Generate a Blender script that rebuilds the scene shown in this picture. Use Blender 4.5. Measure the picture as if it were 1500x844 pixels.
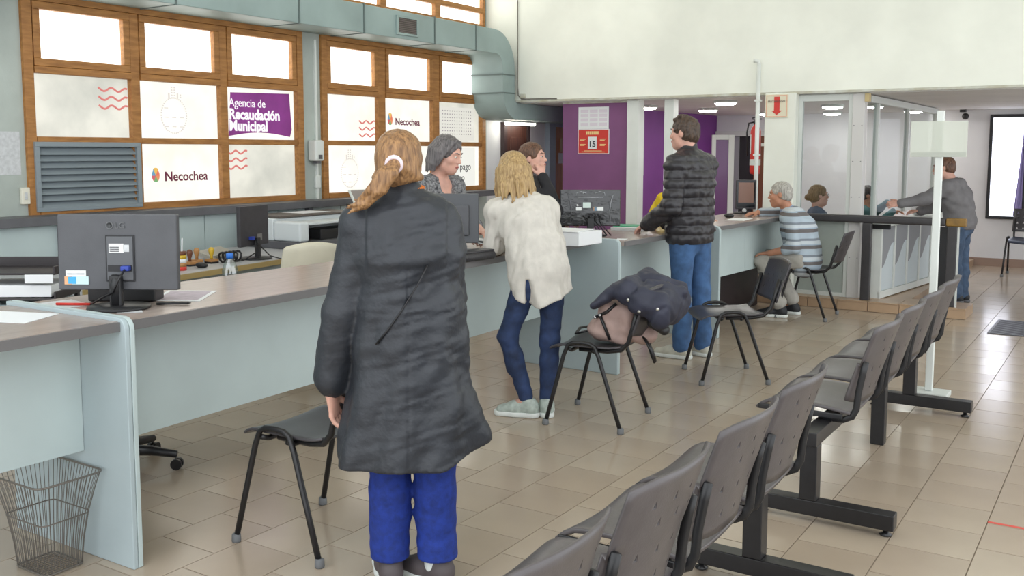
import bpy, bmesh, math, random
import numpy as np
from mathutils import Vector, Matrix

random.seed(7)
scene = bpy.context.scene
for o in list(bpy.data.objects):
    bpy.data.objects.remove(o, do_unlink=True)
COL = scene.collection
R = math.radians

# ------------------------------------------------------------------ camera
YAW, PITCH, ROLL, HC, FPX, PPY = 0.5703, 0.100265, 0.00123, 1.55, 1431.6, 364.9
cam_d = bpy.data.cameras.new('camera')
cam_d.sensor_width = 36.0
cam_d.lens = FPX / 1500 * 36.0
cam_d.shift_y = -(422 - PPY) / 1500
cam_d.clip_start = 0.05
cam_d.clip_end = 200
cam = bpy.data.objects.new('camera', cam_d)
COL.objects.link(cam)
_f = Vector((-math.sin(YAW) * math.cos(PITCH), math.cos(YAW) * math.cos(PITCH), -math.sin(PITCH)))
_r = Vector((math.cos(YAW), math.sin(YAW), 0))
_u = _r.cross(_f)
_r2 = _r * math.cos(ROLL) + _u * math.sin(ROLL)
_u2 = _u * math.cos(ROLL) - _r * math.sin(ROLL)
_m = Matrix((_r2, _u2, -_f)).transposed().to_4x4()
_m.translation = Vector((0, 0, HC))
cam.matrix_world = _m
scene.camera = cam

# ------------------------------------------------------------------ world, exposure
world = bpy.data.worlds.new('daylight')
scene.world = world
world.use_nodes = True
bg = world.node_tree.nodes['Background']
bg.inputs['Color'].default_value = (0.93, 0.97, 1.0, 1)
bg.inputs['Strength'].default_value = 2.0
vs = scene.view_settings
vs.view_transform = 'Standard'
vs.look = 'None'
vs.exposure = 0.22
vs.gamma = 1.0
vs.use_curve_mapping = False

# ------------------------------------------------------------------ materials
def lin(c):
    r = []
    for v in c:
        v = v / 255.0
        r.append(v / 12.92 if v <= 0.04045 else ((v + 0.055) / 1.055) ** 2.4)
    return (r[0], r[1], r[2], 1.0)

MATS = {}
def mat(name, rgb, rough=0.5, metal=0.0, var=0.0, vscale=8.0, bump=0.0, bscale=60.0, rgb2=None,
        coat=0.0, spec=0.5, stretch=(1, 1, 1), sheen=0.0, detail=4.0):
    if name in MATS:
        return MATS[name]
    m = bpy.data.materials.new(name)
    m.use_nodes = True
    nt = m.node_tree
    b = nt.nodes['Principled BSDF']
    b.inputs['Base Color'].default_value = lin(rgb)
    b.inputs['Roughness'].default_value = rough
    b.inputs['Metallic'].default_value = metal
    b.inputs['Coat Weight'].default_value = coat
    b.inputs['Specular IOR Level'].default_value = spec
    b.inputs['Sheen Weight'].default_value = sheen
    if var or rgb2 or bump:
        tc = nt.nodes.new('ShaderNodeTexCoord')
        mp = nt.nodes.new('ShaderNodeMapping')
        mp.inputs['Scale'].default_value = stretch
        nt.links.new(tc.outputs['Object'], mp.inputs['Vector'])
    if var or rgb2:
        n = nt.nodes.new('ShaderNodeTexNoise')
        n.inputs['Scale'].default_value = vscale
        n.inputs['Detail'].default_value = detail
        nt.links.new(mp.outputs['Vector'], n.inputs['Vector'])
        cr = nt.nodes.new('ShaderNodeValToRGB')
        cr.color_ramp.elements[0].position = 0.32
        cr.color_ramp.elements[1].position = 0.68
        a = rgb
        c2 = rgb2 if rgb2 else tuple(min(255, v * (1 + var)) for v in rgb)
        c1 = a if rgb2 else tuple(v * (1 - var) for v in rgb)
        cr.color_ramp.elements[0].color = lin(c1)
        cr.color_ramp.elements[1].color = lin(c2)
        nt.links.new(n.outputs['Fac'], cr.inputs['Fac'])
        nt.links.new(cr.outputs['Color'], b.inputs['Base Color'])
    if bump:
        n2 = nt.nodes.new('ShaderNodeTexNoise')
        n2.inputs['Scale'].default_value = bscale
        n2.inputs['Detail'].default_value = 3
        nt.links.new(mp.outputs['Vector'], n2.inputs['Vector'])
        bp = nt.nodes.new('ShaderNodeBump')
        bp.inputs['Strength'].default_value = bump
        bp.inputs['Distance'].default_value = 0.01
        nt.links.new(n2.outputs['Fac'], bp.inputs['Height'])
        nt.links.new(bp.outputs['Normal'], b.inputs['Normal'])
    MATS[name] = m
    return m

def emat(name, rgb, strength, rgb2=None, vscale=3.0, lo=0.35, hi=0.65):
    """a lamp, a daylit frosted pane, or a print given glow as if backlit"""
    if name in MATS:
        return MATS[name]
    m = bpy.data.materials.new(name)
    m.use_nodes = True
    nt = m.node_tree
    b = nt.nodes['Principled BSDF']
    b.inputs['Base Color'].default_value = (0.12, 0.12, 0.12, 1)
    b.inputs['Roughness'].default_value = 0.4
    b.inputs['Emission Color'].default_value = lin(rgb)
    b.inputs['Emission Strength'].default_value = strength
    if rgb2:
        tc = nt.nodes.new('ShaderNodeTexCoord')
        n = nt.nodes.new('ShaderNodeTexNoise')
        n.inputs['Scale'].default_value = vscale
        n.inputs['Detail'].default_value = 5
        nt.links.new(tc.outputs['Object'], n.inputs['Vector'])
        cr = nt.nodes.new('ShaderNodeValToRGB')
        cr.color_ramp.elements[0].position = lo
        cr.color_ramp.elements[1].position = hi
        cr.color_ramp.elements[0].color = lin(rgb2)
        cr.color_ramp.elements[1].color = lin(rgb)
        nt.links.new(n.outputs['Fac'], cr.inputs['Fac'])
        nt.links.new(cr.outputs['Color'], b.inputs['Emission Color'])
    MATS[name] = m
    return m

def glassmat(name, rgb=(235, 245, 245), alpha=0.12, rough=0.03):
    m = bpy.data.materials.new(name)
    m.use_nodes = True
    nt = m.node_tree
    for n in list(nt.nodes):
        nt.nodes.remove(n)
    out = nt.nodes.new('ShaderNodeOutputMaterial')
    tr = nt.nodes.new('ShaderNodeBsdfTransparent')
    tr.inputs['Color'].default_value = lin(rgb)
    gl = nt.nodes.new('ShaderNodeBsdfGlossy')
    gl.inputs['Roughness'].default_value = rough
    mx = nt.nodes.new('ShaderNodeMixShader')
    mx.inputs['Fac'].default_value = alpha
    nt.links.new(tr.outputs[0], mx.inputs[1])
    nt.links.new(gl.outputs[0], mx.inputs[2])
    nt.links.new(mx.outputs[0], out.inputs['Surface'])
    MATS[name] = m
    return m

# ------------------------------------------------------------------ mesh builder
def frame_from(d, hint=None):
    d = Vector(d).normalized()
    h = Vector(hint) if hint is not None else (Vector((0, 0, 1)) if abs(d.z) < 0.9 else Vector((1, 0, 0)))
    x = h.cross(d)
    if x.length < 1e-6:
        x = Vector((1, 0, 0)).cross(d)
    x.normalize()
    y = d.cross(x)
    return x, y, d

class MB:
    def __init__(s):
        s.v = []
        s.f = []
    def add(s, vs, fs):
        n = len(s.v)
        s.v += [tuple(v) for v in vs]
        s.f += [tuple(i + n for i in f) for f in fs]
        return s
    def box(s, x0, x1, y0, y1, z0, z1):
        if x0 > x1: x0, x1 = x1, x0
        if y0 > y1: y0, y1 = y1, y0
        if z0 > z1: z0, z1 = z1, z0
        return s.add([(x0, y0, z0), (x1, y0, z0), (x1, y1, z0), (x0, y1, z0), (x0, y0, z1), (x1, y0, z1), (x1, y1, z1), (x0, y1, z1)],
                     [(0, 3, 2, 1), (4, 5, 6, 7), (0, 1, 5, 4), (1, 2, 6, 5), (2, 3, 7, 6), (3, 0, 4, 7)])
    def obox(s, c, h, rot=None):
        c = Vector(c)
        M = rot if rot is not None else Matrix.Identity(3)
        P = []
        for z in (-1, 1):
            for x, y in ((-1, -1), (1, -1), (1, 1), (-1, 1)):
                P.append(c + M @ Vector((x * h[0], y * h[1], z * h[2])))
        return s.add(P, [(0, 3, 2, 1), (4, 5, 6, 7), (0, 1, 5, 4), (1, 2, 6, 5), (2, 3, 7, 6), (3, 0, 4, 7)])
    def hexa(s, p8):
        return s.add(p8, [(0, 3, 2, 1), (4, 5, 6, 7), (0, 1, 5, 4), (1, 2, 6, 5), (2, 3, 7, 6), (3, 0, 4, 7)])
    def slab(s, poly, z0, z1):
        """poly (x,y) counter-clockwise"""
        n = len(poly)
        V = [(x, y, z0) for x, y in poly] + [(x, y, z1) for x, y in poly]
        F = [tuple(range(n - 1, -1, -1)), tuple(range(n, 2 * n))]
        F += [(i, (i + 1) % n, n + (i + 1) % n, n + i) for i in range(n)]
        return s.add(V, F)
    def prism(s, poly, axis, a0, a1):
        """poly in the two other axes (in cyclic order) extruded along axis"""
        n = len(poly)
        def mk(p, a):
            return {'x': (a, p[0], p[1]), 'y': (p[0], a, p[1]), 'z': (p[0], p[1], a)}[axis]
        V = [mk(p, a0) for p in poly] + [mk(p, a1) for p in poly]
        F = [tuple(range(n - 1, -1, -1)), tuple(range(n, 2 * n))]
        F += [(i, (i + 1) % n, n + (i + 1) % n, n + i) for i in range(n)]
        return s.add(V, F)
    def tube(s, pts, r, n=8, closed=False, hint=None, ry=None):
        pts = [Vector(p) for p in pts]
        m = len(pts)
        rs = r if isinstance(r, (list, tuple)) else [r] * m
        V = []
        px = None
        for i in range(m):
            if closed:
                d = pts[(i + 1) % m] - pts[i - 1]
            else:
                d = pts[min(i + 1, m - 1)] - pts[max(i - 1, 0)]
            d.normalize()
            if px is None:
                x, y, _ = frame_from(d, hint)
            else:
                x = px - d * px.dot(d)
                if x.length < 1e-6:
                    x, y, _ = frame_from(d)
                x.normalize()
                y = d.cross(x)
            px = x
            for k in range(n):
                a = 2 * math.pi * (k + 0.5) / n
                V.append(pts[i] + x * (rs[i] * math.cos(a)) + y * ((ry if ry else rs[i]) * math.sin(a)))
        F = []
        for i in range(m if closed else m - 1):
            j = (i + 1) % m
            for k in range(n):
                k2 = (k + 1) % n
                F.append((i * n + k, i * n + k2, j * n + k2, j * n + k))
        if not closed:
            F.append(tuple(range(n - 1, -1, -1)))
            F.append(tuple((m - 1) * n + k for k in range(n)))
        return s.add(V, F)
    def cyl(s, a, b, r0, r1=None, n=16):
        return s.tube([a, b], [r0, r0 if r1 is None else r1], n)
    def lathe(s, prof, c=(0, 0, 0), n=20, axis=(0, 0, 1)):
        x, y, d = frame_from(axis)
        c = Vector(c)
        V = []
        m = len(prof)
        for r, z in prof:
            for k in range(n):
                a = 2 * math.pi * k / n
                V.append(c + d * z + x * (r * math.cos(a)) + y * (r * math.sin(a)))
        F = []
        for i in range(m - 1):
            for k in range(n):
                k2 = (k + 1) % n
                F.append((i * n + k, i * n + k2, (i + 1) * n + k2, (i + 1) * n + k))
        F.append(tuple(range(n - 1, -1, -1)))
        F.append(tuple((m - 1) * n + k for k in range(n)))
        return s.add(V, F)
    def grid(s, fn, nu, nv):
        V = [fn(i / nu, j / nv) for j in range(nv + 1) for i in range(nu + 1)]
        F = [(j * (nu + 1) + i, j * (nu + 1) + i + 1, (j + 1) * (nu + 1) + i + 1, (j + 1) * (nu + 1) + i)
             for j in range(nv) for i in range(nu)]
        return s.add(V, F)
    def sphere(s, c, r, n=12, m=8):
        rr = r if isinstance(r, (tuple, list)) else (r, r, r)
        prof = [(math.sin(math.pi * i / m), -math.cos(math.pi * i / m)) for i in range(m + 1)]
        V = []
        for a, z in prof:
            for k in range(n):
                t = 2 * math.pi * k / n
                V.append((c[0] + rr[0] * a * math.cos(t), c[1] + rr[1] * a * math.sin(t), c[2] + rr[2] * z))
        F = [(i * n + k, i * n + (k + 1) % n, (i + 1) * n + (k + 1) % n, (i + 1) * n + k) for i in range(m) for k in range(n)]
        return s.add(V, F)
    def mesh(s, name, smooth=False):
        me = bpy.data.meshes.new(name)
        me.from_pydata(s.v, [], s.f)
        if len(s.f) < 4000:
            bm = bmesh.new()
            bm.from_mesh(me)
            bmesh.ops.recalc_face_normals(bm, faces=bm.faces)
            bm.to_mesh(me)
            bm.free()
        me.update()
        if smooth:
            me.polygons.foreach_set('use_smooth', [True] * len(me.polygons))
        return me

def offs(parent):
    t = Vector((0, 0, 0))
    while parent is not None:
        t += parent.location
        parent = parent.parent
    return t

def tag(o, label=None, cat=None, group=None, kind=None):
    if label: o['label'] = label
    if cat: o['category'] = cat
    if group: o['group'] = group
    if kind: o['kind'] = kind
    return o

def empty(name, loc=(0, 0, 0), rz=0.0, label=None, cat=None, group=None, kind=None):
    o = bpy.data.objects.new(name, None)
    o.empty_display_size = 0.1
    COL.objects.link(o)
    o.location = loc
    o.rotation_euler = (0, 0, rz)
    return tag(o, label, cat, group, kind)

def obj(name, mb, m, parent=None, smooth=False, bevel=0.0, solid=0.0, label=None, cat=None, group=None, kind=None,
        local=False, sub=0, seg=2):
    """links ONE mesh object; coordinates are world ones unless local"""
    me = mb if isinstance(mb, bpy.types.Mesh) else mb.mesh(name, smooth)
    me.materials.append(m)
    o = bpy.data.objects.new(name, me)
    COL.objects.link(o)
    if parent is not None:
        o.parent = parent
        if not local:
            me.transform(Matrix.Translation(-offs(parent)))
    if solid:
        md = o.modifiers.new('solid', 'SOLIDIFY')
        md.thickness = solid
        md.offset = 0
    if sub:
        md = o.modifiers.new('sub', 'SUBSURF')
        md.levels = sub
        md.render_levels = sub
    if bevel:
        md = o.modifiers.new('bevel', 'BEVEL')
        md.width = bevel
        md.segments = seg
        md.limit_method = 'ANGLE'
        md.angle_limit = R(40)
        if not smooth:
            me.polygons.foreach_set('use_smooth', [True] * len(me.polygons))
            wn = o.modifiers.new('wn', 'WEIGHTED_NORMAL')
            wn.keep_sharp = True
    return tag(o, label, cat, group, kind)

def copy_tree(o, parent=None):
    c = o.copy()
    COL.objects.link(c)
    c.parent = parent
    for ch in list(o.children):
        copy_tree(ch, c)
    return c

def B(*a):
    return MB().box(*a)

def text(name, body, size, m, parent, origin, xdir, ydir, align='LEFT', ext=0.001, bold=0.0, sx=1.0):
    """flat lettering turned into a mesh: xdir reading direction, ydir up"""
    cu = bpy.data.curves.new(name, 'FONT')
    cu.body = body
    cu.size = size
    cu.extrude = ext
    cu.align_x = align
    cu.offset = bold
    cu.resolution_u = 3
    t = bpy.data.objects.new(name, cu)
    COL.objects.link(t)
    bpy.context.view_layer.update()
    dg = bpy.context.evaluated_depsgraph_get()
    me = bpy.data.meshes.new_from_object(t.evaluated_get(dg))
    bpy.data.objects.remove(t, do_unlink=True)
    bpy.data.curves.remove(cu)
    x = Vector(xdir).normalized()
    y = Vector(ydir).normalized()
    z = x.cross(y)
    M = Matrix((x * sx, y, z)).transposed().to_4x4()
    M.translation = Vector(origin)
    me.transform(M)
    me.materials.clear()
    return obj(name, me, m, parent)
# ------------------------------------------------------------------ palette
m_wall = mat('wall_paint_white', (238, 240, 230), 0.7, var=0.03, vscale=1.5, bump=0.12, bscale=18)
m_wallleft = mat('wall_paint_greenish', (176, 184, 178), 0.7, var=0.05, vscale=2.5, bump=0.15, bscale=25)
m_wallgrey = mat('wall_paint_grey', (222, 222, 224), 0.7, var=0.02, vscale=2)
m_ceil = mat('ceiling_paint', (216, 214, 212), 0.8, var=0.02, vscale=2)
m_purple = mat('purple_paint', (127, 78, 123), 0.6, var=0.03, vscale=3)
m_purpled = mat('deep_purple_paint', (112, 50, 128), 0.6, var=0.03, vscale=3)
m_white = mat('white_lacquer', (222, 226, 222), 0.45, var=0.015, vscale=5)
m_alu = mat('white_aluminium', (208, 212, 208), 0.4, metal=0.0)
m_wood = mat('window_wood', (146, 96, 44), 0.5, rgb2=(180, 126, 66), vscale=6, stretch=(6, 1, 6), bump=0.15, bscale=30)
m_woodd = mat('dark_door_wood', (64, 38, 32), 0.5, rgb2=(84, 50, 40), vscale=4, stretch=(1, 8, 1))
m_woodo = mat('orange_door_wood', (166, 98, 42), 0.45, rgb2=(188, 116, 56), vscale=4, stretch=(1, 8, 1))
m_dgrey = mat('dark_grey_laminate', (92, 92, 96), 0.45, var=0.04, vscale=12)
m_panel = mat('pale_blue_laminate', (186, 200, 200), 0.5, var=0.02, vscale=3)
m_panel2 = mat('pale_blue_grey_laminate', (172, 186, 190), 0.5, var=0.02, vscale=3)
m_duct = mat('duct_galvanised_painted', (148, 166, 164), 0.5, var=0.06, vscale=2.0, bump=0.1, bscale=6)
m_seam = mat('duct_seam', (96, 110, 108), 0.5)
m_tile = mat('beige_floor_tile', (177, 162, 144), 0.17, var=0.035, vscale=1.6, bump=0.015, bscale=5)
m_tile2 = mat('beige_floor_tile_b', (173, 157, 139), 0.2, var=0.035, vscale=1.6, bump=0.015, bscale=5)
m_grout = mat('grout', (136, 122, 106), 0.8)
m_top = mat('counter_top_laminate', (156, 142, 134), 0.25, rgb2=(166, 152, 144), vscale=5, stretch=(9, 1, 1))
m_topedge = mat('counter_edge_band', (108, 106, 106), 0.4)
m_black = mat('black_metal', (30, 29, 31), 0.35, var=0.1, vscale=30)
m_plastic = mat('grey_black_plastic', (66, 63, 66), 0.32, var=0.05, vscale=20, bump=0.05, bscale=200)
m_benchp = mat('bench_plastic', (84, 79, 80), 0.33, var=0.05, vscale=14, bump=0.06, bscale=160)
m_blackp = mat('black_plastic', (34, 34, 36), 0.4)
m_monback = mat('monitor_back_grey', (82, 83, 87), 0.5, var=0.04, vscale=10, bump=0.06, bscale=250)
m_paper = mat('white_paper', (232, 234, 236), 0.7)
m_paper2 = mat('greyish_paper', (200, 202, 204), 0.7, var=0.05, vscale=40)
m_red = mat('red_paint', (206, 52, 42), 0.4)
m_rubber = mat('grey_rubber', (108, 110, 112), 0.7)
m_glassb = glassmat('booth_glass', (240, 243, 243), 0.022, 0.02)

# ------------------------------------------------------------------ room shell
XW, YF, ZC = -6.70, 9.85, 2.13

# floor: grout bed + tiles
fl = empty('floor', (0, 0, 0), kind='structure', label='beige glazed square floor tiles laid in half bond')
obj('grout_bed', B(-9, 4, -3, 17, -0.06, -0.004), m_grout, fl)
PX, PY, GAP = 0.309, 0.302, 0.0045
def proj(p):
    q = Vector(p) - Vector((0, 0, HC))
    w = q.dot(_f)
    if w < 0.1:
        return None
    return 750 + FPX * q.dot(_r2) / w, PPY - FPX * q.dot(_u2) / w, w
cells = []
for i in range(-14, 30):
    x1 = -0.46 - i * PX
    for j in range(-30, 50):
        y0 = 4.86 + j * PY + (PY / 2 if i % 2 else 0)
        cx, cy = x1 - PX / 2, y0 + PY / 2
        if cx < XW - 0.2 or cx > 3.6 or cy < -2.5 or cy > 16.5:
            continue
        pr = proj((cx, cy, 0))
        vis = pr is not None and -40 < pr[0] < 1540 and 200 < pr[1] < 880 and cx > -4.6
        cells.append((0 if vis else 1, pr[2] if pr else 99, cx, cy))
cells.sort()
tm = []
for mm in (m_tile, m_tile2):
    t_ = MB().box(-PX / 2 + GAP / 2, PX / 2 - GAP / 2, -PY / 2 + GAP / 2, PY / 2 - GAP / 2, -0.02, 0)
    me = t_.mesh('tile')
    me.materials.append(mm)
    tm.append(me)
rest = MB()
for n, (v, d, cx, cy) in enumerate(cells):
    if n < 300:
        o = bpy.data.objects.new('tile', tm[random.random() < 0.4])
        COL.objects.link(o)
        o.parent = fl
        o.location = (cx, cy, random.uniform(-0.0006, 0))
    else:
        rest.box(cx - PX / 2 + GAP / 2, cx + PX / 2 - GAP / 2, cy - PY / 2 + GAP / 2, cy + PY / 2 - GAP / 2, -0.02, 0)
obj('far_tiles', rest, m_tile, fl, kind='stuff')

# left wall with openings for the two big windows and the clerestory
W1 = (4.02, 6.765)
W2 = (7.015, 9.815)
WZ0, WZ1 = 1.08, 2.66
wl = MB()
for (a, b_, z0, z1) in ((-3, W1[0], 0, 5.2), (W1[0], W1[1], 0, WZ0), (W1[1], W2[0], 0, 5.2), (W2[0], W2[1], 0, WZ0),
                        (W1[0], W1[1], WZ1, 2.98), (W2[0], W2[1], WZ1, 2.98), (W1[0], W1[1], 4.6, 5.2), (W2[0], W2[1], 4.6, 5.2),
                        (W2[1], YF + 0.02, 0, 5.2)):
    wl.box(XW - 0.2, XW, a, b_, z0, z1)
obj('wall_left', wl, m_wallleft, kind='structure', label='pale greenish plaster wall holding the tall wooden windows')
obj('wall_left_far', B(XW - 0.2, XW, YF + 0.02, 15.5, 0, 5.2), m_wallgrey, kind='structure', label='pale lilac grey wall with the two wooden doors')
obj('wall_upper', B(XW, 4, YF, YF + 0.25, ZC, 5.2), m_wall, kind='structure', bevel=0.012,
    label='white plaster wall hanging above the low offices')
obj('ceiling', B(XW - 0.2, 3.5, 0.8, YF + 0.25, 5.2, 5.35), m_wall, kind='structure', label='high hall ceiling')
obj('ceiling_low', B(XW, 4, YF + 0.1, 15.6, 2.11, 2.2), m_ceil, kind='structure', label='low white office ceiling')
obj('wall_back', B(-2.5, 4, 14.6, 14.75, 0, 2.2), m_wallgrey, kind='structure', label='light grey wall at the end of the passage')
obj('wall_office', B(-5.9, -2.5, 15.0, 15.15, 0, 2.2), m_wallgrey, kind='structure', label='grey wall behind the booth')
obj('baseboard_back', B(-2.5, 4, 14.58, 14.6, 0, 0.11), mat('skirting_tile', (150, 126, 112), 0.35), kind='structure')
m_stain = mat('peeling_paint', (206, 208, 200), 0.8, rgb2=(178, 172, 150), vscale=9)
tr = obj('trim_1', B(XW, 4, YF - 0.008, YF + 0.02, ZC - 0.012, ZC + 0.012), m_stain, kind='structure', label='worn lower edge of the white upper wall')

# step / plinth under the booth
m_step = mat('step_tile', (176, 148, 120), 0.3, var=0.04, vscale=4)
st = empty('floor_step', (-2.3, 9.75, 0), kind='structure', label='tan tiled step under the booth and railing')
obj('step_slab', MB().slab([(-3.32, 9.77), (-1.29, 9.77), (-1.29, 10.25), (-1.85, 10.25), (-1.85, 14.55), (-3.32, 14.55)], 0, 0.09), m_step, st)
for k in range(7):
    x0 = -3.32 + k * 0.29
    obj('riser_tile', B(x0 + 0.003, x0 + 0.287, 9.755, 9.77, 0.004, 0.086), m_step, st)
    obj('tread_tile', B(x0 + 0.003, x0 + 0.287, 9.75, 10.05, 0.088, 0.1), m_step, st)

# ------------------------------------------------------------------ windows
m_blow = emat('daylight_glass', (255, 254, 246), 2.6)
m_frost = emat('frosted_glass', (254, 252, 242), 0.9, (238, 236, 222), 3.0, 0.3, 0.6)
m_dirty = emat('dirty_frosted_glass', (240, 238, 224), 0.78, (204, 204, 192), 2.6, 0.34, 0.62)
m_wave = emat('wave_red_backlit', (226, 106, 98), 0.7)  # red print glows by itself, as if backlit by the pane
m_maroon = mat('maroon_ink', (120, 40, 70), 0.6)
m_faint = emat('faint_ink_backlit', (232, 224, 216), 0.72)  # crest print with its own glow in place of daylight behind it
m_pposter = mat('purple_poster', (150, 60, 150), 0.6, var=0.06, vscale=6)
m_wtext = emat('white_letters_backlit', (250, 244, 250), 0.85)  # letters emit a little, imitating light through the window
m_ink = mat('dark_ink', (60, 56, 66), 0.6)
m_louv = mat('louver_grey', (134, 144, 150), 0.5)

def wavy(parent, y0, y1, z, n=3, amp=0.014, xo=XW + 0.0):
    for k in range(n):
        pts = []
        for i in range(25):
            t = i / 24
            pts.append((xo, y0 + (y1 - y0) * t, z - k * 0.067 + amp * math.sin(t * 2 * math.pi * 2.0 + 2.2)))
        obj('wave_line', MB().tube(pts, 0.0078, 6), m_wave, parent)

def crest(parent, y, z, h, xo, m):
    """faint dotted municipal crest: mural crown over an oval shield"""
    mb = MB()
    n = 44
    for i in range(n):
        a = 2 * math.pi * i / n
        mb.obox((xo, y + 0.33 * h * math.cos(a), z - 0.12 * h + 0.38 * h * math.sin(a)), (0.001, 0.006, 0.006))
    for k in range(5):
        for i in range(4 + (k % 2)):
            mb.obox((xo, y - 0.12 * h + i * 0.075 * h, z + 0.26 * h + k * 0.055 * h * (1 if i in (1, 2) else 0.4)), (0.001, 0.008, 0.006))
    for k in range(7):
        mb.obox((xo, y - 0.2 * h + (k % 3) * 0.2 * h, z - 0.36 * h + (k // 3) * 0.2 * h), (0.001, 0.02, 0.004))
    obj('crest_print', mb, m, parent)

def logo(parent, y, z, s, xo):
    cols = [(232, 96, 48), (240, 184, 40), (66, 150, 190), (208, 60, 70), (96, 170, 90), (236, 130, 60)]
    for k in range(6):
        a0, a1 = k * math.pi / 3, (k + 1) * math.pi / 3
        poly = [(y, z)]
        for i in range(5):
            a = a0 + (a1 - a0) * i / 4
            rr = s * (1.0 if math.sin(a) < 0.75 else 1.25)
            poly.append((y + 0.72 * rr * math.cos(a), z + rr * math.sin(a)))
        obj('logo_wedge', MB().prism(poly, 'x', xo, xo + 0.002), emat('logo_glow_colour_%d' % k, cols[k], 0.75), parent)  # wedges emit to imitate a backlit film

def sash(name, par, y0, y1, z0, z1, gm, open_=0.0):
    """top-hung sash: frame of four rails and a glass pane"""
    s = obj(name, B(XW - 0.045, XW + 0.028, y0, y1, z1 - 0.055, z1), m_wood, par, bevel=0.004)
    obj('rail', B(XW - 0.045, XW + 0.028, y0, y1, z0, z0 + 0.055), m_wood, s, bevel=0.004)
    obj('stile', B(XW - 0.045, XW + 0.026, y0, y0 + 0.055, z0 + 0.055, z1 - 0.055), m_wood, s, bevel=0.004)
    obj('stile', B(XW - 0.045, XW + 0.026, y1 - 0.055, y1, z0 + 0.055, z1 - 0.055), m_wood, s, bevel=0.004)
    obj('pane', B(XW - 0.03, XW - 0.02, y0 + 0.05, y1 - 0.05, z0 + 0.05, z1 - 0.05), gm, s)

def big_window(name, ya, yb, cols, label):
    w = empty(name, (XW, (ya + yb) / 2, WZ0), label=label, kind='structure')
    obj('jamb', B(XW - 0.1, XW + 0.03, ya, ya + 0.075, WZ0, WZ1), m_wood, w, bevel=0.004)
    obj('jamb', B(XW - 0.1, XW + 0.03, yb - 0.075, yb, WZ0, WZ1), m_wood, w, bevel=0.004)
    obj('head', B(XW - 0.1, XW + 0.03, ya + 0.075, yb - 0.075, WZ1 - 0.05, WZ1), m_wood, w, bevel=0.004)
    obj('sill', B(XW - 0.1, XW + 0.04, ya + 0.075, yb - 0.075, WZ0, WZ0 + 0.055), m_wood, w, bevel=0.004)
    for (a, b_), (c, d) in zip(cols[:-1], cols[1:]):
        obj('mullion', B(XW - 0.08, XW + 0.02, b_, c, WZ0 + 0.055, WZ1 - 0.05), m_wood, w, bevel=0.004)
    for k, (a, b_) in enumerate(cols):
        obj('transom', B(XW - 0.08, XW + 0.022, a, b_, 1.60, 1.648), m_wood, w, bevel=0.004)
        obj('transom', B(XW - 0.08, XW + 0.034, a, b_, 2.10, 2.150), m_wood, w, bevel=0.004)
        sash('sash', w, a + 0.004, b_ - 0.004, 2.152, 2.608, m_blow)
    return w

c1 = [(4.10, 4.90), (4.98, 5.78), (5.86, 6.69)]
c2 = [(7.09, 7.85), (7.965, 8.78), (8.90, 9.74)]
w1 = big_window('window_1', W1[0], W1[1], c1, 'wooden nine-light window with a grey louvre and a purple poster')
w2 = big_window('window_2', W2[0], W2[1], c2, 'wooden nine-light window with a dotted sheet, beside the duct drop')
XP = XW - 0.03
for w, cols, skip in ((w1, c1, 0), (w2, c2, None)):
    for k, (a, b_) in enumerate(cols):
        mm = m_dirty if (w is w1 and k == 0) else (m_frost if not (w is w2 and k == 2) else m_dirty)
        obj('pane', B(XP - 0.006, XP, a, b_, 1.648, 2.10), mm, w)
        if k != skip:
            mm = m_dirty if (w is w1 and k == 2) else m_frost
            obj('pane', B(XP - 0.006, XP, a, b_, 1.135, 1.60), mm, w)
xo = XP + 0.004
wavy(w1, 4.64, 4.89, 2.015, xo=xo)
wavy(w1, 5.87, 6.10, 1.535, xo=xo)
wavy(w2, 7.60, 7.84, 1.84, xo=xo)
crest(w1, 5.33, 1.88, 0.38, xo, m_faint)
crest(w2, 7.45, 1.37, 0.38, xo, m_faint)
YD = (0, 1, 0)
text('lettering', 'Necochea', 0.108, m_maroon, w1, (xo, 5.215, 1.30), YD, (0, 0, 1), bold=0.002)
logo(w1, 5.13, 1.345, 0.052, xo)
text('lettering', 'Necochea', 0.103, m_maroon, w2, (xo, 8.175, 1.825), YD, (0, 0, 1), bold=0.002)
logo(w2, 8.09, 1.875, 0.056, xo)
# purple poster with curved bottom edge
pol = [(5.90, 1.68)]
for i in range(9):
    t = i / 8
    pol.append((5.90 + 0.73 * t, 1.675 + 0.035 * math.sin(math.pi * t)))
pol += [(6.655, 1.74), (6.63, 2.075), (5.93, 2.055)]
pp = obj('poster', MB().prism(pol, 'x', xo - 0.002, xo + 0.002), m_pposter, w1, label='purple poster with white lettering')
for body, z, s, bo, yy in (('Agencia de', 1.935, 0.105, 0.0, 5.905), ('Recaudación', 1.825, 0.128, 0.0045, 5.905), ('Municipal', 1.725, 0.128, 0.0045, 5.905)):
    text('lettering', body, s, m_wtext, pp, (xo + 0.004, yy, z), YD, (0, 0, 1), bold=bo, sx=0.92)
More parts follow.
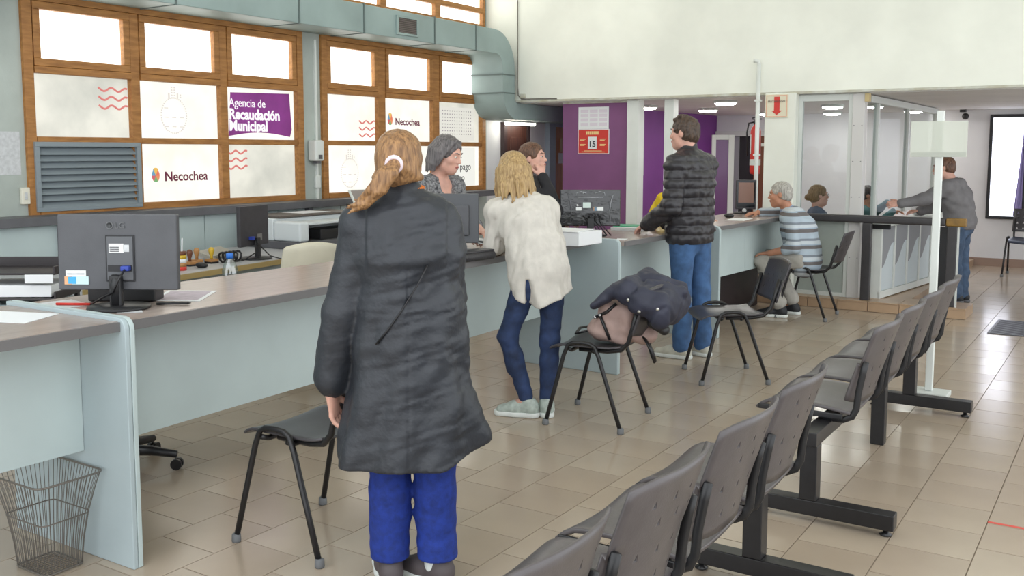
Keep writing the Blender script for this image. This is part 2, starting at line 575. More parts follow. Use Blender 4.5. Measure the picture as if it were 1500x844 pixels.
# dotted sheet
ds = obj('poster', B(xo - 0.001, xo + 0.001, 8.93, 9.64, 1.67, 2.05), emat('dotted_sheet_backlit', (226, 224, 214), 0.8), w2, label='cream sheet printed with small dots')  # sheet emits to pass for paper with daylight behind it
mb = MB()
for i in range(13):
    for j in range(8):
        mb.obox((xo + 0.002, 9.02 + i * 0.046, 1.74 + j * 0.038), (0.0008, 0.006, 0.006))
obj('dots', mb, mat('dot_ink', (150, 140, 150), 0.7), ds, kind='stuff')
pd = obj('poster', B(xo - 0.001, xo + 0.001, 8.915, 9.66, 1.14, 1.585), emat('pay_sheet_backlit', (236, 236, 228), 0.85), w2, label='white payment notice')  # notice glows too, imitating daylight through the paper
text('lettering', 'Medios de pago', 0.118, m_ink, pd, (xo + 0.003, 8.82, 1.325), YD, (0, 0, 1))
text('lettering', 'electrónico', 0.118, m_ink, pd, (xo + 0.003, 8.90, 1.195), YD, (0, 0, 1))
obj('payment_mark', MB().tube([(xo + 0.003, 9.12 + 0.055 * math.cos(a * 0.35), 1.50 + 0.055 * math.sin(a * 0.35)) for a in range(9, 17)], 0.005, 6), m_wave, pd)
# louvre in window 1
lv = empty('louver_vent', (XW + 0.03, 4.5, 1.11), label='grey metal louvre grille fitted in the window', cat='louver')
for a in ((4.065, 4.945, 1.105, 1.135), (4.065, 4.945, 1.575, 1.61), (4.065, 4.10, 1.135, 1.575), (4.91, 4.945, 1.135, 1.575)):
    obj('frame_bar', B(XW - 0.02, XW + 0.05, *a), m_louv, lv, bevel=0.003)
for k in range(9):
    z = 1.155 + k * 0.048
    obj('slat', MB().hexa([(XW + 0.038, 4.10, z - 0.018), (XW + 0.042, 4.10, z - 0.022), (XW + 0.042, 4.91, z - 0.022), (XW + 0.038, 4.91, z - 0.018),
                           (XW - 0.01, 4.10, z + 0.026), (XW - 0.006, 4.10, z + 0.03), (XW - 0.006, 4.91, z + 0.03), (XW - 0.01, 4.91, z + 0.026)]), m_louv, lv)
obj('back_plate', B(XW - 0.03, XW - 0.02, 4.10, 4.91, 1.135, 1.575), mat('louver_dark', (98, 106, 112), 0.6), lv)
# clerestory
w3 = empty('window_3', (XW, 7.4, 2.98), kind='structure', label='high wooden clerestory window above the duct')
for seg_ in (W1, W2):
    for z in (2.98, 3.17, 3.75, 4.52):
        obj('rail', B(XW - 0.08, XW + 0.02, seg_[0], seg_[1], z, z + 0.06), m_wood, w3, bevel=0.004)
    n = 3
    wd = (seg_[1] - seg_[0]) / n
    for k in range(n + 1):
        y = seg_[0] + k * wd
        obj('mullion', B(XW - 0.08, XW + 0.024, max(seg_[0], y - 0.05), min(seg_[1], y + 0.05), 2.98, 4.58), m_wood, w3, bevel=0.004)
    for k in range(n):
        for z0, z1 in ((3.03, 3.18), (3.22, 3.76), (3.8, 4.53)):
            obj('pane', B(XW - 0.04, XW - 0.03, seg_[0] + k * wd + 0.05, seg_[0] + (k + 1) * wd - 0.05, z0, z1), m_blow, w3)

# narrow window in the far wall
w4 = empty('window_4', (-1.5, 14.6, 0.645), kind='structure', label='tall narrow black-framed window in the far grey wall')
for a in ((-1.735, -1.695, 0.645, 2.04), (-1.30, -1.26, 0.645, 2.04), (-1.695, -1.30, 0.645, 0.685), (-1.695, -1.30, 2.0, 2.04)):
    obj('frame_bar', B(a[0], a[1], 14.55, 14.62, a[2], a[3]), m_blackp, w4, bevel=0.004)
obj('pane', B(-1.695, -1.30, 14.585, 14.592, 0.685, 2.0), emat('far_window_glass', (236, 240, 255), 3.2), w4)
def curt(u, v):
    return (-1.30 - (0.02 + 0.09 * (1 - v) ** 1.3) * u, 14.57 - 0.012 * math.sin(u * 12), 0.69 + 1.3 * v)
obj('curtain', MB().grid(curt, 10, 10), mat('lilac_curtain', (150, 140, 190), 0.8), w4, smooth=True, solid=0.004, label='thin lilac curtain drawn aside')

# ------------------------------------------------------------------ duct
dk = empty('air_duct', (-6.4, 7.0, 2.65), label='large grey-green sheet metal air duct running along the windows and dropping under the white wall', cat='air duct')
DX0, DX1 = -6.69, -6.25
zb, zt = 2.655, 2.925
pieces = [(1.5, 3.6), (3.605, 5.0), (5.005, 6.3), (6.305, 7.15), (7.155, 8.25), (8.255, 9.0)]
for a, b_ in pieces:
    obj('duct_section', B(DX0, DX1, a, b_, zb, zt), m_duct, dk, bevel=0.008)
    obj('seam', B(DX0 - 0.004, DX1 + 0.006, b_ - 0.006, b_ + 0.012, zb - 0.006, zt + 0.006), m_seam, dk)
def arc(cy, cz, r, a0, a1, n=8):
    return [(cy + r * math.cos(R(a0 + (a1 - a0) * i / n)), cz + r * math.sin(R(a0 + (a1 - a0) * i / n))) for i in range(n + 1)]
# first elbow (turns down): outer radius .42, inner .12
oc = (9.38, 2.505)
outer = arc(oc[0], oc[1], 0.42, 90, 0)
inner = arc(9.40, 2.51, 0.145, 0, 90)
poly1 = [(9.0, zt)] + outer + [(9.80, 2.43)] + [(9.55, 2.43)] + inner + [(9.0, zb)]
obj('elbow', MB().prism(poly1, 'x', DX0, DX1), m_duct, dk, bevel=0.004)
obj('seam', B(DX0 - 0.004, DX1 + 0.005, 9.53, 9.81, 2.42, 2.436), m_seam, dk)
obj('drop_section', B(DX0, DX1, 9.55, 9.80, 2.22, 2.42), m_duct, dk)
poly2 = [(9.80, 2.22), (9.80, 2.15)] + arc(9.86, 2.17, 0.06, 200, 270, 4) + [(10.3, 2.108), (10.3, 1.915), (9.86, 1.915)] + arc(9.86, 2.22, 0.305, 270, 180, 8)
obj('elbow', MB().prism(poly2[::-1], 'x', DX0, DX1), m_duct, dk, bevel=0.004)
obj('seam', B(DX0 - 0.004, DX1 + 0.005, 9.54, 9.81, 2.212, 2.226), m_seam, dk)
obj('duct_section', B(DX0, DX1, 10.3, 13.5, 1.915, 2.105), m_duct, dk, bevel=0.006)
dg = empty('duct_grille', (DX1 + 0.01, 7.79, 2.70), label='small square air grille on the duct side', cat='grille')
for a in ((7.62, 7.96, 2.692, 2.712), (7.62, 7.96, 2.858, 2.878), (7.62, 7.645, 2.712, 2.858), (7.935, 7.96, 2.712, 2.858)):
    obj('frame_bar', B(DX1 + 0.001, DX1 + 0.02, *a), m_duct, dg)
obj('back_plate', B(DX1 + 0.001, DX1 + 0.004, 7.645, 7.935, 2.712, 2.858), mat('grille_dark', (92, 84, 80), 0.6), dg)
for k in range(8):
    obj('slat', B(DX1 + 0.003, DX1 + 0.014, 7.645, 7.935, 2.718 + k * 0.018, 2.724 + k * 0.018), mat('grille_slat', (122, 112, 106), 0.5), dg)

# ------------------------------------------------------------------ low partition and ledge under the windows
lg = empty('window_ledge', (-6.55, 6.0, 0), label='dark grey ledge over pale blue panels running under the windows', cat='ledge')
obj('ledge_board', B(XW + 0.002, -6.45, 0.5, 9.7, 1.02, 1.085), m_dgrey, lg, bevel=0.004)
ups = [2.2, 3.2, 4.12, 4.95, 5.86, 6.6, 7.5, 8.4, 9.3]
for a in ups:
    obj('upright', B(-6.56, -6.47, a, a + 0.06, 0.0, 1.02), m_dgrey, lg)
for a, b_ in zip(ups[:-1], ups[1:]):
    obj('panel', B(-6.56, -6.52, a + 0.06, (a + b_ + 0.06) / 2 - 0.003, 0.02, 1.02), m_panel, lg)
    obj('panel', B(-6.56, -6.52, (a + b_ + 0.06) / 2 + 0.003, b_, 0.02, 1.02), m_panel, lg)

# doors on the left wall beyond the upper wall
d1 = empty('door_1', (XW, 10.5, 0), kind='structure', label='dark brown wooden door beyond the duct')
obj('leaf', B(XW, XW + 0.04, 10.24, 10.72, 0, 1.86), m_woodd, d1)
for a in ((10.18, 10.24, 0, 1.9), (10.72, 10.78, 0, 1.9), (10.24, 10.72, 1.86, 1.9)):
    obj('frame_bar', B(XW, XW + 0.06, *a), mat('dark_frame', (56, 40, 40), 0.5), d1)
for z0, z1 in ((0.15, 0.85), (0.98, 1.72)):
    obj('raised_panel', B(XW + 0.04, XW + 0.05, 10.33, 10.63, z0, z1), m_woodd, d1, bevel=0.005)
d2 = empty('door_2', (XW, 11.6, 0), kind='structure', label='orange-brown wooden door with a small paper notice')
obj('leaf', B(XW, XW + 0.04, 11.42, 12.1, 0, 1.87), m_woodo, d2)
for a in ((11.26, 11.42, 0, 1.95), (12.1, 12.2, 0, 1.95), (11.42, 12.1, 1.87, 1.95)):
    obj('frame_bar', B(XW, XW + 0.07, *a), mat('bluegrey_frame', (150, 160, 172), 0.5), d2)
obj('notice', B(XW + 0.04, XW + 0.045, 11.55, 11.72, 1.38, 1.52), m_paper, d2)
obj('glass_slit', B(XW + 0.04, XW + 0.046, 11.58, 11.63, 1.54, 1.72), mat('brass_slit', (190, 150, 90), 0.4), d2)
tl = empty('tube_lamp', (-6.495, 10.3, 1.87), label='glowing tube lamp fixed under the duct near the dark brown door', cat='lamp')
obj('body', B(-6.52, -6.47, 9.95, 10.68, 1.893, 1.912), m_white, tl)
obj('tube', MB().cyl((-6.495, 9.98, 1.878), (-6.495, 10.65, 1.878), 0.016, n=10), emat('tube_glow', (255, 250, 235), 22.0), tl, smooth=True)
# ------------------------------------------------------------------ offices behind the upper wall
obj('wall_purple', B(-5.71, -4.86, 10.0, 10.06, 0, 2.11), m_purple, kind='structure', label='purple partition carrying the calendar')
obj('trim_2', B(-5.71, -4.86, 9.985, 10.07, 2.09, 2.125), m_stain, kind='structure', label='pale worn trim over the purple partition')
obj('trim_3', B(-4.86, -4.72, 9.95, 10.1, 0, 2.12), m_white, kind='structure', bevel=0.004, label='white post beside the purple partition')
obj('trim_4', B(-4.42, -4.31, 9.97, 10.1, 0, 2.12), m_white, kind='structure', bevel=0.004, label='second white post, behind the man in the puffer jacket')
obj('wall_purple_far', B(-5.82, -5.74, 10.5, 15.0, 0, 2.11), m_purpled, kind='structure', label='deep purple wall inside the office')
gc = empty('wall_cabinet', (-5.6, 11.7, 1.25), label='grey hanging cabinet on the deep purple wall', cat='cabinet')
obj('body', B(-5.74, -5.5, 11.42, 11.75, 1.22, 2.05), mat('cabinet_grey', (150, 144, 158), 0.5), gc, bevel=0.006)
obj('door', B(-5.5, -5.48, 11.43, 11.74, 1.23, 2.04), mat('cabinet_grey2', (166, 160, 172), 0.5), gc, bevel=0.004)
# door in the far office wall
d3 = empty('door_3', (-5.2, 14.98, 0), kind='structure', label='dark doorway with a white header in the far office wall')
obj('opening', B(-5.62, -4.9, 14.96, 14.995, 0, 1.78), mat('unlit_room_dark', (44, 42, 46), 0.7), d3)  # dark slab painted in for the unlit room behind the doorway
obj('header', B(-5.72, -4.85, 14.9, 15.0, 1.78, 1.86), m_alu, d3)
obj('jamb', B(-5.66, -5.58, 14.92, 15.0, 0, 1.78), mat('redwood', (96, 52, 44), 0.5), d3)
obj('inner_post', B(-5.46, -5.34, 14.94, 14.97, 0, 1.78), mat('inner_grey', (150, 152, 156), 0.5), d3)
obj('wood_leaf', B(-5.1, -4.9, 14.93, 14.97, 0, 1.78), mat('brown_leaf', (112, 70, 48), 0.5), d3)
d4 = empty('door_4', (-5.0, 13.45, 0), kind='structure', label='open white aluminium door leaf with a purple reflection coloured into its pane')
dd = Vector((0.84, 0.54, 0)).normalized()
dn = Vector((-0.54, 0.84, 0))
def bar(u0, u1, z0, z1, t=0.02, base=Vector((-5.19, 13.38, 0))):
    c = base + dd * ((u0 + u1) / 2) + Vector((0, 0, (z0 + z1) / 2))
    M = Matrix((dd, dn, Vector((0, 0, 1)))).transposed()
    return MB().obox(c, ((u1 - u0) / 2, t, (z1 - z0) / 2), M)
for a in ((0, 0.06, 0, 1.78), (0.24, 0.32, 0, 1.78), (0.06, 0.24, 1.71, 1.78), (0.06, 0.24, 0, 0.1)):
    obj('frame_bar', bar(*a), m_alu, d4, bevel=0.003)
obj('pane', bar(0.06, 0.24, 0.1, 1.71, 0.004), mat('pane_purple_reflection', (110, 74, 118), 0.15), d4)  # purple base colour stands in for a reflection in the glass

# ceiling lamps
m_glow = emat('lamp_glow', (255, 252, 246), 45.0)
for k, (x, y, lab) in enumerate(((-3.96, 10.6, 'round ceiling lamp just behind the white wall, above the counter'),
                                 (-4.86, 12.37, 'round ceiling lamp beside the deep purple wall'),
                                 (-4.6, 14.0, 'round ceiling lamp before the far doorway, next to the extinguisher'),
                                 (-3.2, 12.2, 'round ceiling lamp seen through the booth front glass, nearer one'),
                                 (-3.75, 14.3, 'small looking round ceiling lamp seen through the booth front glass, farther one'),
                                 (-2.75, 12.3, 'round ceiling lamp beside the booth corner post'),
                                 (-2.62, 14.1, 'round ceiling lamp deep inside the booth'),
                                 (-5.2, 11.2, 'round ceiling lamp behind the purple partition'))):
    lp = empty('ceiling_lamp', (x, y, 2.08), label=lab, cat='ceiling lamp', group='round office ceiling lamps')
    obj('ring', MB().lathe([(0.125, 0.03), (0.14, 0.015), (0.135, 0.0), (0.12, 0.0)], (x, y, 2.08), 24), m_white, lp, smooth=True)
    obj('diffuser', MB().lathe([(0.12, 0.004), (0.11, -0.012), (0.06, -0.02), (0.0, -0.022)], (x, y, 2.08), 24), m_glow, lp, smooth=True)

# pillar, pipe, sign, extinguisher
obj('wall_pillar', B(-3.25, -2.935, 9.82, 10.12, 0, ZC), m_wall, kind='structure', bevel=0.006, label='white pillar with the extinguisher sign')
pi_ = empty('wall_pipe', (-3.32, 9.80, 0), label='white vertical conduit pipe beside the sign pillar', cat='pipe')
obj('pipe', MB().cyl((-3.315, 9.80, 0.5), (-3.315, 9.80, 2.43), 0.022, n=14), m_white, pi_, smooth=True)
obj('elbow', MB().tube([(-3.315, 9.80, 2.42), (-3.318, 9.80, 2.452), (-3.345, 9.80, 2.462), (-3.37, 9.795, 2.462)], 0.019, 10), m_white, pi_, smooth=True)
for z in (0.9, 1.5, 2.05):
    obj('clamp', B(-3.345, -3.285, 9.775, 9.835, z, z + 0.02), m_white, pi_)
sg = empty('extinguisher_sign', (-3.12, 9.81, 1.885), label='cream wall sign with a red down arrow on the white pillar', cat='sign')
obj('board', B(-3.24, -3.01, 9.808, 9.818, 1.885, 2.118), mat('sign_cream', (226, 220, 196), 0.5), sg)
for a in ((-3.23, -3.02, 1.895, 1.899), (-3.23, -3.02, 2.104, 2.108), (-3.23, -3.226, 1.899, 2.104), (-3.024, -3.02, 1.899, 2.104)):
    obj('border', B(a[0], a[1], 9.805, 9.808, a[2], a[3]), mat('sign_orange', (226, 150, 120), 0.5), sg)
ar = [(-3.15, 2.095), (-3.15, 1.955), (-3.175, 1.955), (-3.122, 1.912), (-3.07, 1.955), (-3.094, 1.955), (-3.094, 2.095)]
obj('arrow', MB().prism(ar, 'y', 9.803, 9.807), m_red, sg)
text('lettering', 'MATAFUEGO', 0.032, mat('sign_ink', (112, 92, 84), 0.6), sg, (-3.125, 9.801, 2.038), (1, 0, 0), (0, 0, 1), align='CENTER', sx=0.92)
fe = empty('fire_extinguisher', (-3.42, 10.02, 1.32), label='red fire extinguisher hung beside the white pillar', cat='fire extinguisher')
ec = (-3.405, 10.02, 0)
obj('cylinder', MB().lathe([(0.02, 1.305), (0.048, 1.312), (0.054, 1.34), (0.054, 1.75), (0.045, 1.79), (0.02, 1.82), (0.018, 1.84)], ec, 20), m_red, fe, smooth=True)
obj('label_band', MB().lathe([(0.0552, 1.40), (0.0555, 1.405), (0.0555, 1.46), (0.0552, 1.465)], ec, 20), m_white, fe, smooth=True)
obj('data_label', MB().grid(lambda u, v: (ec[0] + 0.0558 * math.sin(-1.35 + 0.75 * u), ec[1] - 0.0558 * math.cos(-1.35 + 0.75 * u), 1.52 + 0.2 * v), 6, 1), m_white, fe, solid=0.001)
obj('valve', MB().cyl((ec[0], ec[1], 1.82), (ec[0], ec[1], 1.87), 0.02, n=10), m_black, fe, smooth=True)
obj('lever', MB().obox((ec[0] + 0.02, ec[1] - 0.02, 1.88), (0.05, 0.009, 0.006)), m_black, fe)
obj('lever', MB().obox((ec[0] + 0.02, ec[1] - 0.02, 1.905), (0.055, 0.009, 0.005), Matrix.Rotation(-0.25, 3, 'Y')), m_black, fe)
obj('hose', MB().tube([(ec[0] - 0.02, ec[1], 1.85), (ec[0] - 0.07, ec[1] - 0.02, 1.84), (ec[0] - 0.085, ec[1] - 0.03, 1.74), (ec[0] - 0.08, ec[1] - 0.02, 1.5)], 0.009, 8), m_black, fe, smooth=True)
obj('bracket', B(-3.335, -3.25, 9.99, 10.05, 1.60, 1.63), m_white, fe)
# small box on the white upper wall
obj('junction_box', MB().box(-6.19, -6.13, 9.82, 9.85, 2.165, 2.215), m_stain, bevel=0.004, label='small cream junction box low on the white upper wall', cat='junction box')
obj('wall_cable', MB().tube([(-6.235, 9.835, 3.3), (-6.235, 9.835, 2.3), (-6.225, 9.835, 2.2), (-6.18, 9.835, 2.155), (-5.7, 9.835, 2.148)], 0.007, 6), mat('cable_grey', (110, 106, 98), 0.6), smooth=True,
    label='thin cable bending along the corner of the white upper wall', cat='cable')

# calendar on the purple partition
cl = empty('wall_calendar', (-5.3, 9.99, 1.52), label='wall calendar with a white upper sheet and red lower board, showing 15', cat='calendar')
obj('upper_sheet', B(-5.50, -5.11, 9.993, 9.998, 1.80, 2.05), m_paper, cl)
mb = MB()
for i in range(3):
    for j in range(4):
        mb.box(-5.47 + i * 0.12, -5.37 + i * 0.12, 9.991, 9.993, 1.835 + j * 0.05, 1.87 + j * 0.05)
obj('month_grids', mb, mat('faint_lilac', (222, 214, 224), 0.7), cl)
obj('lower_board', B(-5.50, -5.10, 9.99, 9.997, 1.515, 1.798), m_paper, cl)
obj('red_field', B(-5.492, -5.108, 9.987, 9.99, 1.523, 1.79), m_red, cl)
obj('date_pad', B(-5.365, -5.255, 9.978, 9.987, 1.57, 1.71), m_paper, cl)
text('date', '15', 0.095, m_ink, cl, (-5.31, 9.976, 1.595), (1, 0, 0), (0, 0, 1), align='CENTER', bold=0.002)
m_cream = mat('cream_ink', (240, 214, 150), 0.6)
mb = MB()
for k in range(7):
    mb.box(-5.395 + k * 0.024, -5.377 + k * 0.024, 9.984, 9.987, 1.735, 1.772)
obj('heading', mb, m_cream, cl)
mb = MB()
for x in (-5.475, -5.215):
    for z in (1.62, 1.68):
        for q in range(2):
            mb.box(x, x + 0.075 - 0.015 * q, 9.985, 9.987, z - q * 0.012, z + 0.007 - q * 0.012)
mb.box(-5.45, -5.15, 9.985, 9.987, 1.535, 1.542)
mb.box(-5.42, -5.19, 9.985, 9.987, 1.547, 1.553)
obj('small_print', mb, m_cream, cl)

# ------------------------------------------------------------------ glass booth
m_booth = mat('booth_grey_panel', (162, 170, 164), 0.5, var=0.02)
bo = empty('glass_booth', (-2.6, 9.95, 0.1), label='white framed glass booth on the tan step', cat='booth')
for nm, a in (('frame_bar', (-2.935, -2.895, 0.1, 2.11)), ('frame_bar', (-2.445, -2.405, 0.1, 2.11)), ('frame_bar', (-2.895, -2.445, 2.045, 2.11)),
              ('frame_bar', (-2.895, -2.445, 0.86, 0.90)), ('frame_bar', (-2.895, -2.445, 0.1, 0.14))):
    obj(nm, B(a[0], a[1], 9.925, 9.975, a[2], a[3]), m_alu, bo, bevel=0.003)
obj('pane', B(-2.895, -2.445, 9.945, 9.951, 0.90, 2.045), m_glassb, bo)
obj('lower_panel', B(-2.895, -2.445, 9.94, 9.96, 0.14, 0.86), m_booth, bo)
obj('corner_post', B(-2.405, -2.29, 9.91, 10.03, 0.1, 2.11), mat('post_white', (206, 204, 202), 0.45), bo, bevel=0.004)
for z in (0.5, 1.1, 1.45, 1.8):
    obj('screw', MB().cyl((-2.385, 9.911, z), (-2.385, 9.905, z), 0.005, n=8), m_dgrey, bo)
    obj('screw', MB().cyl((-2.31, 9.911, z), (-2.31, 9.905, z), 0.005, n=8), m_dgrey, bo)
obj('corner_block', B(-2.29, -2.25, 9.90, 9.98, 2.03, 2.11), mat('cream_block', (200, 180, 132), 0.5), bo)
posts = [10.42, 11.95, 13.75]
for y in posts:
    obj('side_post', B(-2.31, -2.26, y - 0.035, y + 0.035, 0.86, 2.06), m_alu, bo, bevel=0.003)
prev = 10.03
for y in posts:
    obj('side_pane', B(-2.288, -2.282, prev, y - 0.035, 0.86, 2.03), m_glassb, bo)
    prev = y + 0.035
obj('side_header', B(-2.32, -2.25, 10.03, 13.8, 2.03, 2.095), m_alu, bo, bevel=0.003)
# panelled service counter on the booth's side
sc = empty('booth_counter', (-2.13, 9.99, 0.1), R(-7.5), label='white panelled service counter with a wavy grey band beside the booth', cat='counter')
LO = dict(local=True)
obj('worktop', B(-0.12, 0.10, 0.04, 2.0, 0.72, 0.76), m_white, sc, bevel=0.005, **LO)
obj('worktop_edge', B(-0.14, 0.10, 0.0, 0.04, 0.69, 0.735), m_blackp, sc, **LO)
obj('body', B(-0.10, 0.0, 0.02, 1.95, 0.0, 0.72), m_white, sc, **LO)
for k in range(5):
    y0 = 0.03 + k * 0.383
    obj('front_panel', B(0.0, 0.012, y0 + 0.03, y0 + 0.363, 0.07, 0.70), mat('panel_white_blue', (206, 216, 220), 0.5), sc, bevel=0.003, **LO)
    obj('stile', B(0.0, 0.02, y0 - 0.01, y0 + 0.03, 0.0, 0.70), m_white, sc, **LO)
    wv = []
    for i in range(11):
        t = i / 10
        wv.append((y0 + 0.03 + 0.333 * t, 0.30 + 0.20 * (0.5 - 0.5 * math.cos(math.pi * min(1, t * 1.15))) + 0.04 * t))
    wv += [(y0 + 0.363, 0.705), (y0 + 0.03, 0.705)]
    obj('wave_band', MB().prism(wv, 'x', 0.012, 0.020), mat('wave_grey', (146, 148, 152), 0.5), sc, **LO)
obj('plinth', B(0.0, 0.024, 0.02, 1.95, 0.0, 0.065), m_white, sc, **LO)
obj('end_board', B(-1.665, -1.495, 10.20, 10.24, 0.1, 0.82), m_blackp, None, label='black upright board behind the railing end', cat='board')

# railing
rl = empty('railing', (-2.1, 9.85, 0.1), label='thick dark handrail on square posts along the step, ochre at its end', cat='railing')
m_rail = mat('rail_dark', (58, 56, 58), 0.35, var=0.05, vscale=20)
obj('handrail', B(-2.93, -1.50, 9.81, 9.88, 0.855, 0.93), m_rail, rl, bevel=0.018, seg=3)
obj('handrail_end', B(-1.50, -1.325, 9.81, 9.88, 0.855, 0.93), mat('rail_ochre', (136, 104, 48), 0.4, var=0.1, vscale=20), rl, bevel=0.012, seg=3)
obj('post', B(-2.25, -2.165, 9.81, 9.88, 0.1, 0.856), m_rail, rl, bevel=0.006)
obj('post', B(-1.485, -1.40, 9.81, 9.88, 0.1, 0.856), m_rail, rl, bevel=0.006)
obj('post_trim', B(-1.398, -1.385, 9.82, 9.87, 0.1, 0.85), m_alu, rl)

# ------------------------------------------------------------------ service counters
def lerp(a, b, t):
    return a + (b - a) * t
def counter(name, y0, y1, xf0, xf1, xb, label, zt_=0.93, panel_in=0.25, zb_=0.41, pj=()):
    c = empty(name, ((xf0 + xf1) / 2 - 0.3, (y0 + y1) / 2, 0), label=label, cat='counter')
    obj('worktop', MB().slab([(xb, y0), (xf0 - 0.012, y0), (xf1 - 0.012, y1), (xb, y1)], zt_ - 0.035, zt_), m_top, c)
    obj('edge_band', MB().slab([(xf0 - 0.012, y0), (xf0, y0), (xf1, y1), (xf1 - 0.012, y1)], zt_ - 0.036, zt_ - 0.001), m_topedge, c)
    ys = [y0] + [lerp(y0, y1, t) for t in pj] + [y1]
    for a, b_ in zip(ys[:-1], ys[1:]):
        ta, tb = (a - y0) / (y1 - y0), (b_ - y0) / (y1 - y0)
        xa, xc = lerp(xf0, xf1, ta) - panel_in, lerp(xf0, xf1, tb) - panel_in
        obj('front_panel', MB().slab([(xa - 0.02, a + 0.001), (xa, a + 0.001), (xc, b_ - 0.001), (xc - 0.02, b_ - 0.001)], zb_, zt_ - 0.036), m_panel, c)
    return c
def divider(y, xf, xb, zt_, label, dark=False):
    d = empty('counter_divider', (xf - 0.3, y, 0), label=label, cat='divider')
    r = 0.045
    for nm, a, b_ in (('board', y - 0.021, y - 0.001), ('board', y + 0.001, y + 0.021)):
        poly = [(xb, 0), (xf, 0)] + [(xf - r + r * math.cos(R(t)), zt_ - r + r * math.sin(R(t))) for t in (0, 22, 45, 67, 90)] + [(xb, zt_)]
        obj(nm, MB().prism(poly, 'y', a, b_), m_panel2 if a < y - 0.01 else m_panel, d, bevel=0.003)
    if dark:
        obj('dark_back_strip', B(xf - 0.33, xf - 0.27, y + 0.022, y + 0.06, 0.06, 0.55), m_blackp, d)  # dark strip for the back side of the divider
    return d
counter('service_counter', 0.4, 2.178, -3.14, -3.085, -3.80, 'service counter beside the wire waste basket')
counter('service_counter', 2.223, 5.995, -3.08, -3.19, -3.80, 'long service counter between the two visitors in coat and cream cardigan', pj=(0.42,))
counter('service_counter', 6.065, 7.655, -2.96, -2.915, -3.53, 'service counter where the man in the puffer jacket leans')
counter('service_counter', 7.705, 9.75, -2.91, -2.80, -3.45, 'service counter where the seated elderly man rests his arm', pj=(0.48,), panel_in=0.17, zb_=0.45)
divider(2.2, -3.06, -3.82, 0.945, 'tall rounded counter divider next to the wire waste basket', True)
divider(6.03, -2.985, -3.80, 0.945, 'rounded counter divider beside the white box')
divider(7.68, -2.885, -3.52, 0.935, 'narrow counter divider next to the man in blue jeans')
obj('filler', B(-3.45, -3.20, 7.75, 9.6, 0, 0.68), mat('under_counter_shade', (38, 28, 32), 0.5), bevel=0.006, label='dark pedestal standing in for the shade under the counter of the elderly man', cat='filler')  # dark box put in for the shaded space under the counter

# floor pieces on the right
gt = empty('floor_grate', (-0.85, 9.55, 0), label='grey slotted metal grate set in the floor of the passage', cat='grate')
for k in range(14):
    y = 9.14 + k * 0.058
    obj('bar', B(-1.01, -0.55, y, y + 0.022, 0.0, 0.008), mat('grate_steel', (112, 112, 118), 0.4, metal=0.5), gt)
obj('bar', B(-1.03, -1.01, 9.13, 9.93, 0.0, 0.008), MATS['grate_steel'], gt)
obj('bed', B(-1.01, -0.55, 9.13, 9.93, -0.002, 0.002), mat('grate_bed', (66, 66, 72), 0.6), gt)
obj('floor_tape', B(-0.46, 0.35, 4.415, 4.432, 0.0, 0.0015), mat('tape_red', (214, 84, 72), 0.5), label='strip of red tape stuck on the floor tiles', cat='tape')

# sign stand
ss = empty('sign_stand', (-1.06, 6.57, 0), label='thin white sign stand holding a translucent sheet', cat='sign stand')
obj('base', B(-1.18, -0.94, 6.48, 6.66, 0.0, 0.035), m_alu, ss, bevel=0.006)
obj('pole', B(-1.082, -1.038, 6.55, 6.59, 0.035, 1.80), m_white, ss, bevel=0.005)
m_sheet = bpy.data.materials.new('translucent_sheet'); m_sheet.use_nodes = True
_b = m_sheet.node_tree.nodes['Principled BSDF']
_b.inputs['Base Color'].default_value = lin((222, 226, 214)); _b.inputs['Roughness'].default_value = 0.3; _b.inputs['Alpha'].default_value = 0.6
obj('sheet', B(-1.225, -0.90, 6.535, 6.545, 1.515, 1.735), m_sheet, ss)
obj('sheet_holder', B(-1.22, -0.905, 6.545, 6.551, 1.515, 1.545), m_alu, ss)

# wall fittings on the left wall
ps = empty('soap_dispenser', (XW + 0.06, 6.87, 1.42), label='white dispenser on the pier between the two windows', cat='dispenser')
obj('body', B(XW, XW + 0.11, 6.83, 6.95, 1.45, 1.65), m_white, ps, bevel=0.02, seg=3)
obj('nozzle', B(XW + 0.03, XW + 0.09, 6.865, 6.915, 1.425, 1.45), m_dgrey, ps)
obj('sensor_window', B(XW + 0.111, XW + 0.114, 6.865, 6.915, 1.47, 1.51), m_dgrey, ps)
sk = empty('wall_socket', (XW + 0.02, 6.93, 1.15), label='cream wall socket under the dispenser with cable trunking', cat='socket')
obj('plate', B(XW, XW + 0.03, 6.91, 6.975, 1.19, 1.31), m_white, sk, bevel=0.006)
obj('trunking', B(XW, XW + 0.02, 6.93, 6.955, 1.31, 2.6), m_white, sk)
obj('trunking', B(XW, XW + 0.02, 6.93, 6.955, 1.085, 1.19), m_white, sk)
sk = empty('wall_socket', (XW + 0.02, 3.96, 1.15), label='cream wall switch box left of the louvre window', cat='socket')
obj('plate', B(XW, XW + 0.03, 3.96, 4.025, 1.165, 1.285), mat('cream_plastic', (226, 222, 206), 0.5), sk, bevel=0.006)
obj('rocker', B(XW + 0.03, XW + 0.036, 3.98, 4.0, 1.20, 1.25), m_paper2, sk)
obj('paper_notice', B(XW, XW + 0.003, 3.55, 3.98, 1.375, 1.68), m_paper2, label='large grey paper sheet on the wall left of the louvre window', cat='notice')
# security camera on far ceiling
cm = empty('security_camera', (-2.05, 14.5, 2.0), label='small dark security camera under the ceiling at the far grey wall', cat='camera')
obj('mount', B(-2.1, -2.03, 14.45, 14.55, 2.075, 2.11), m_blackp, cm)
obj('body', MB().sphere((-2.03, 14.48, 2.02), 0.045), m_blackp, cm, smooth=True)
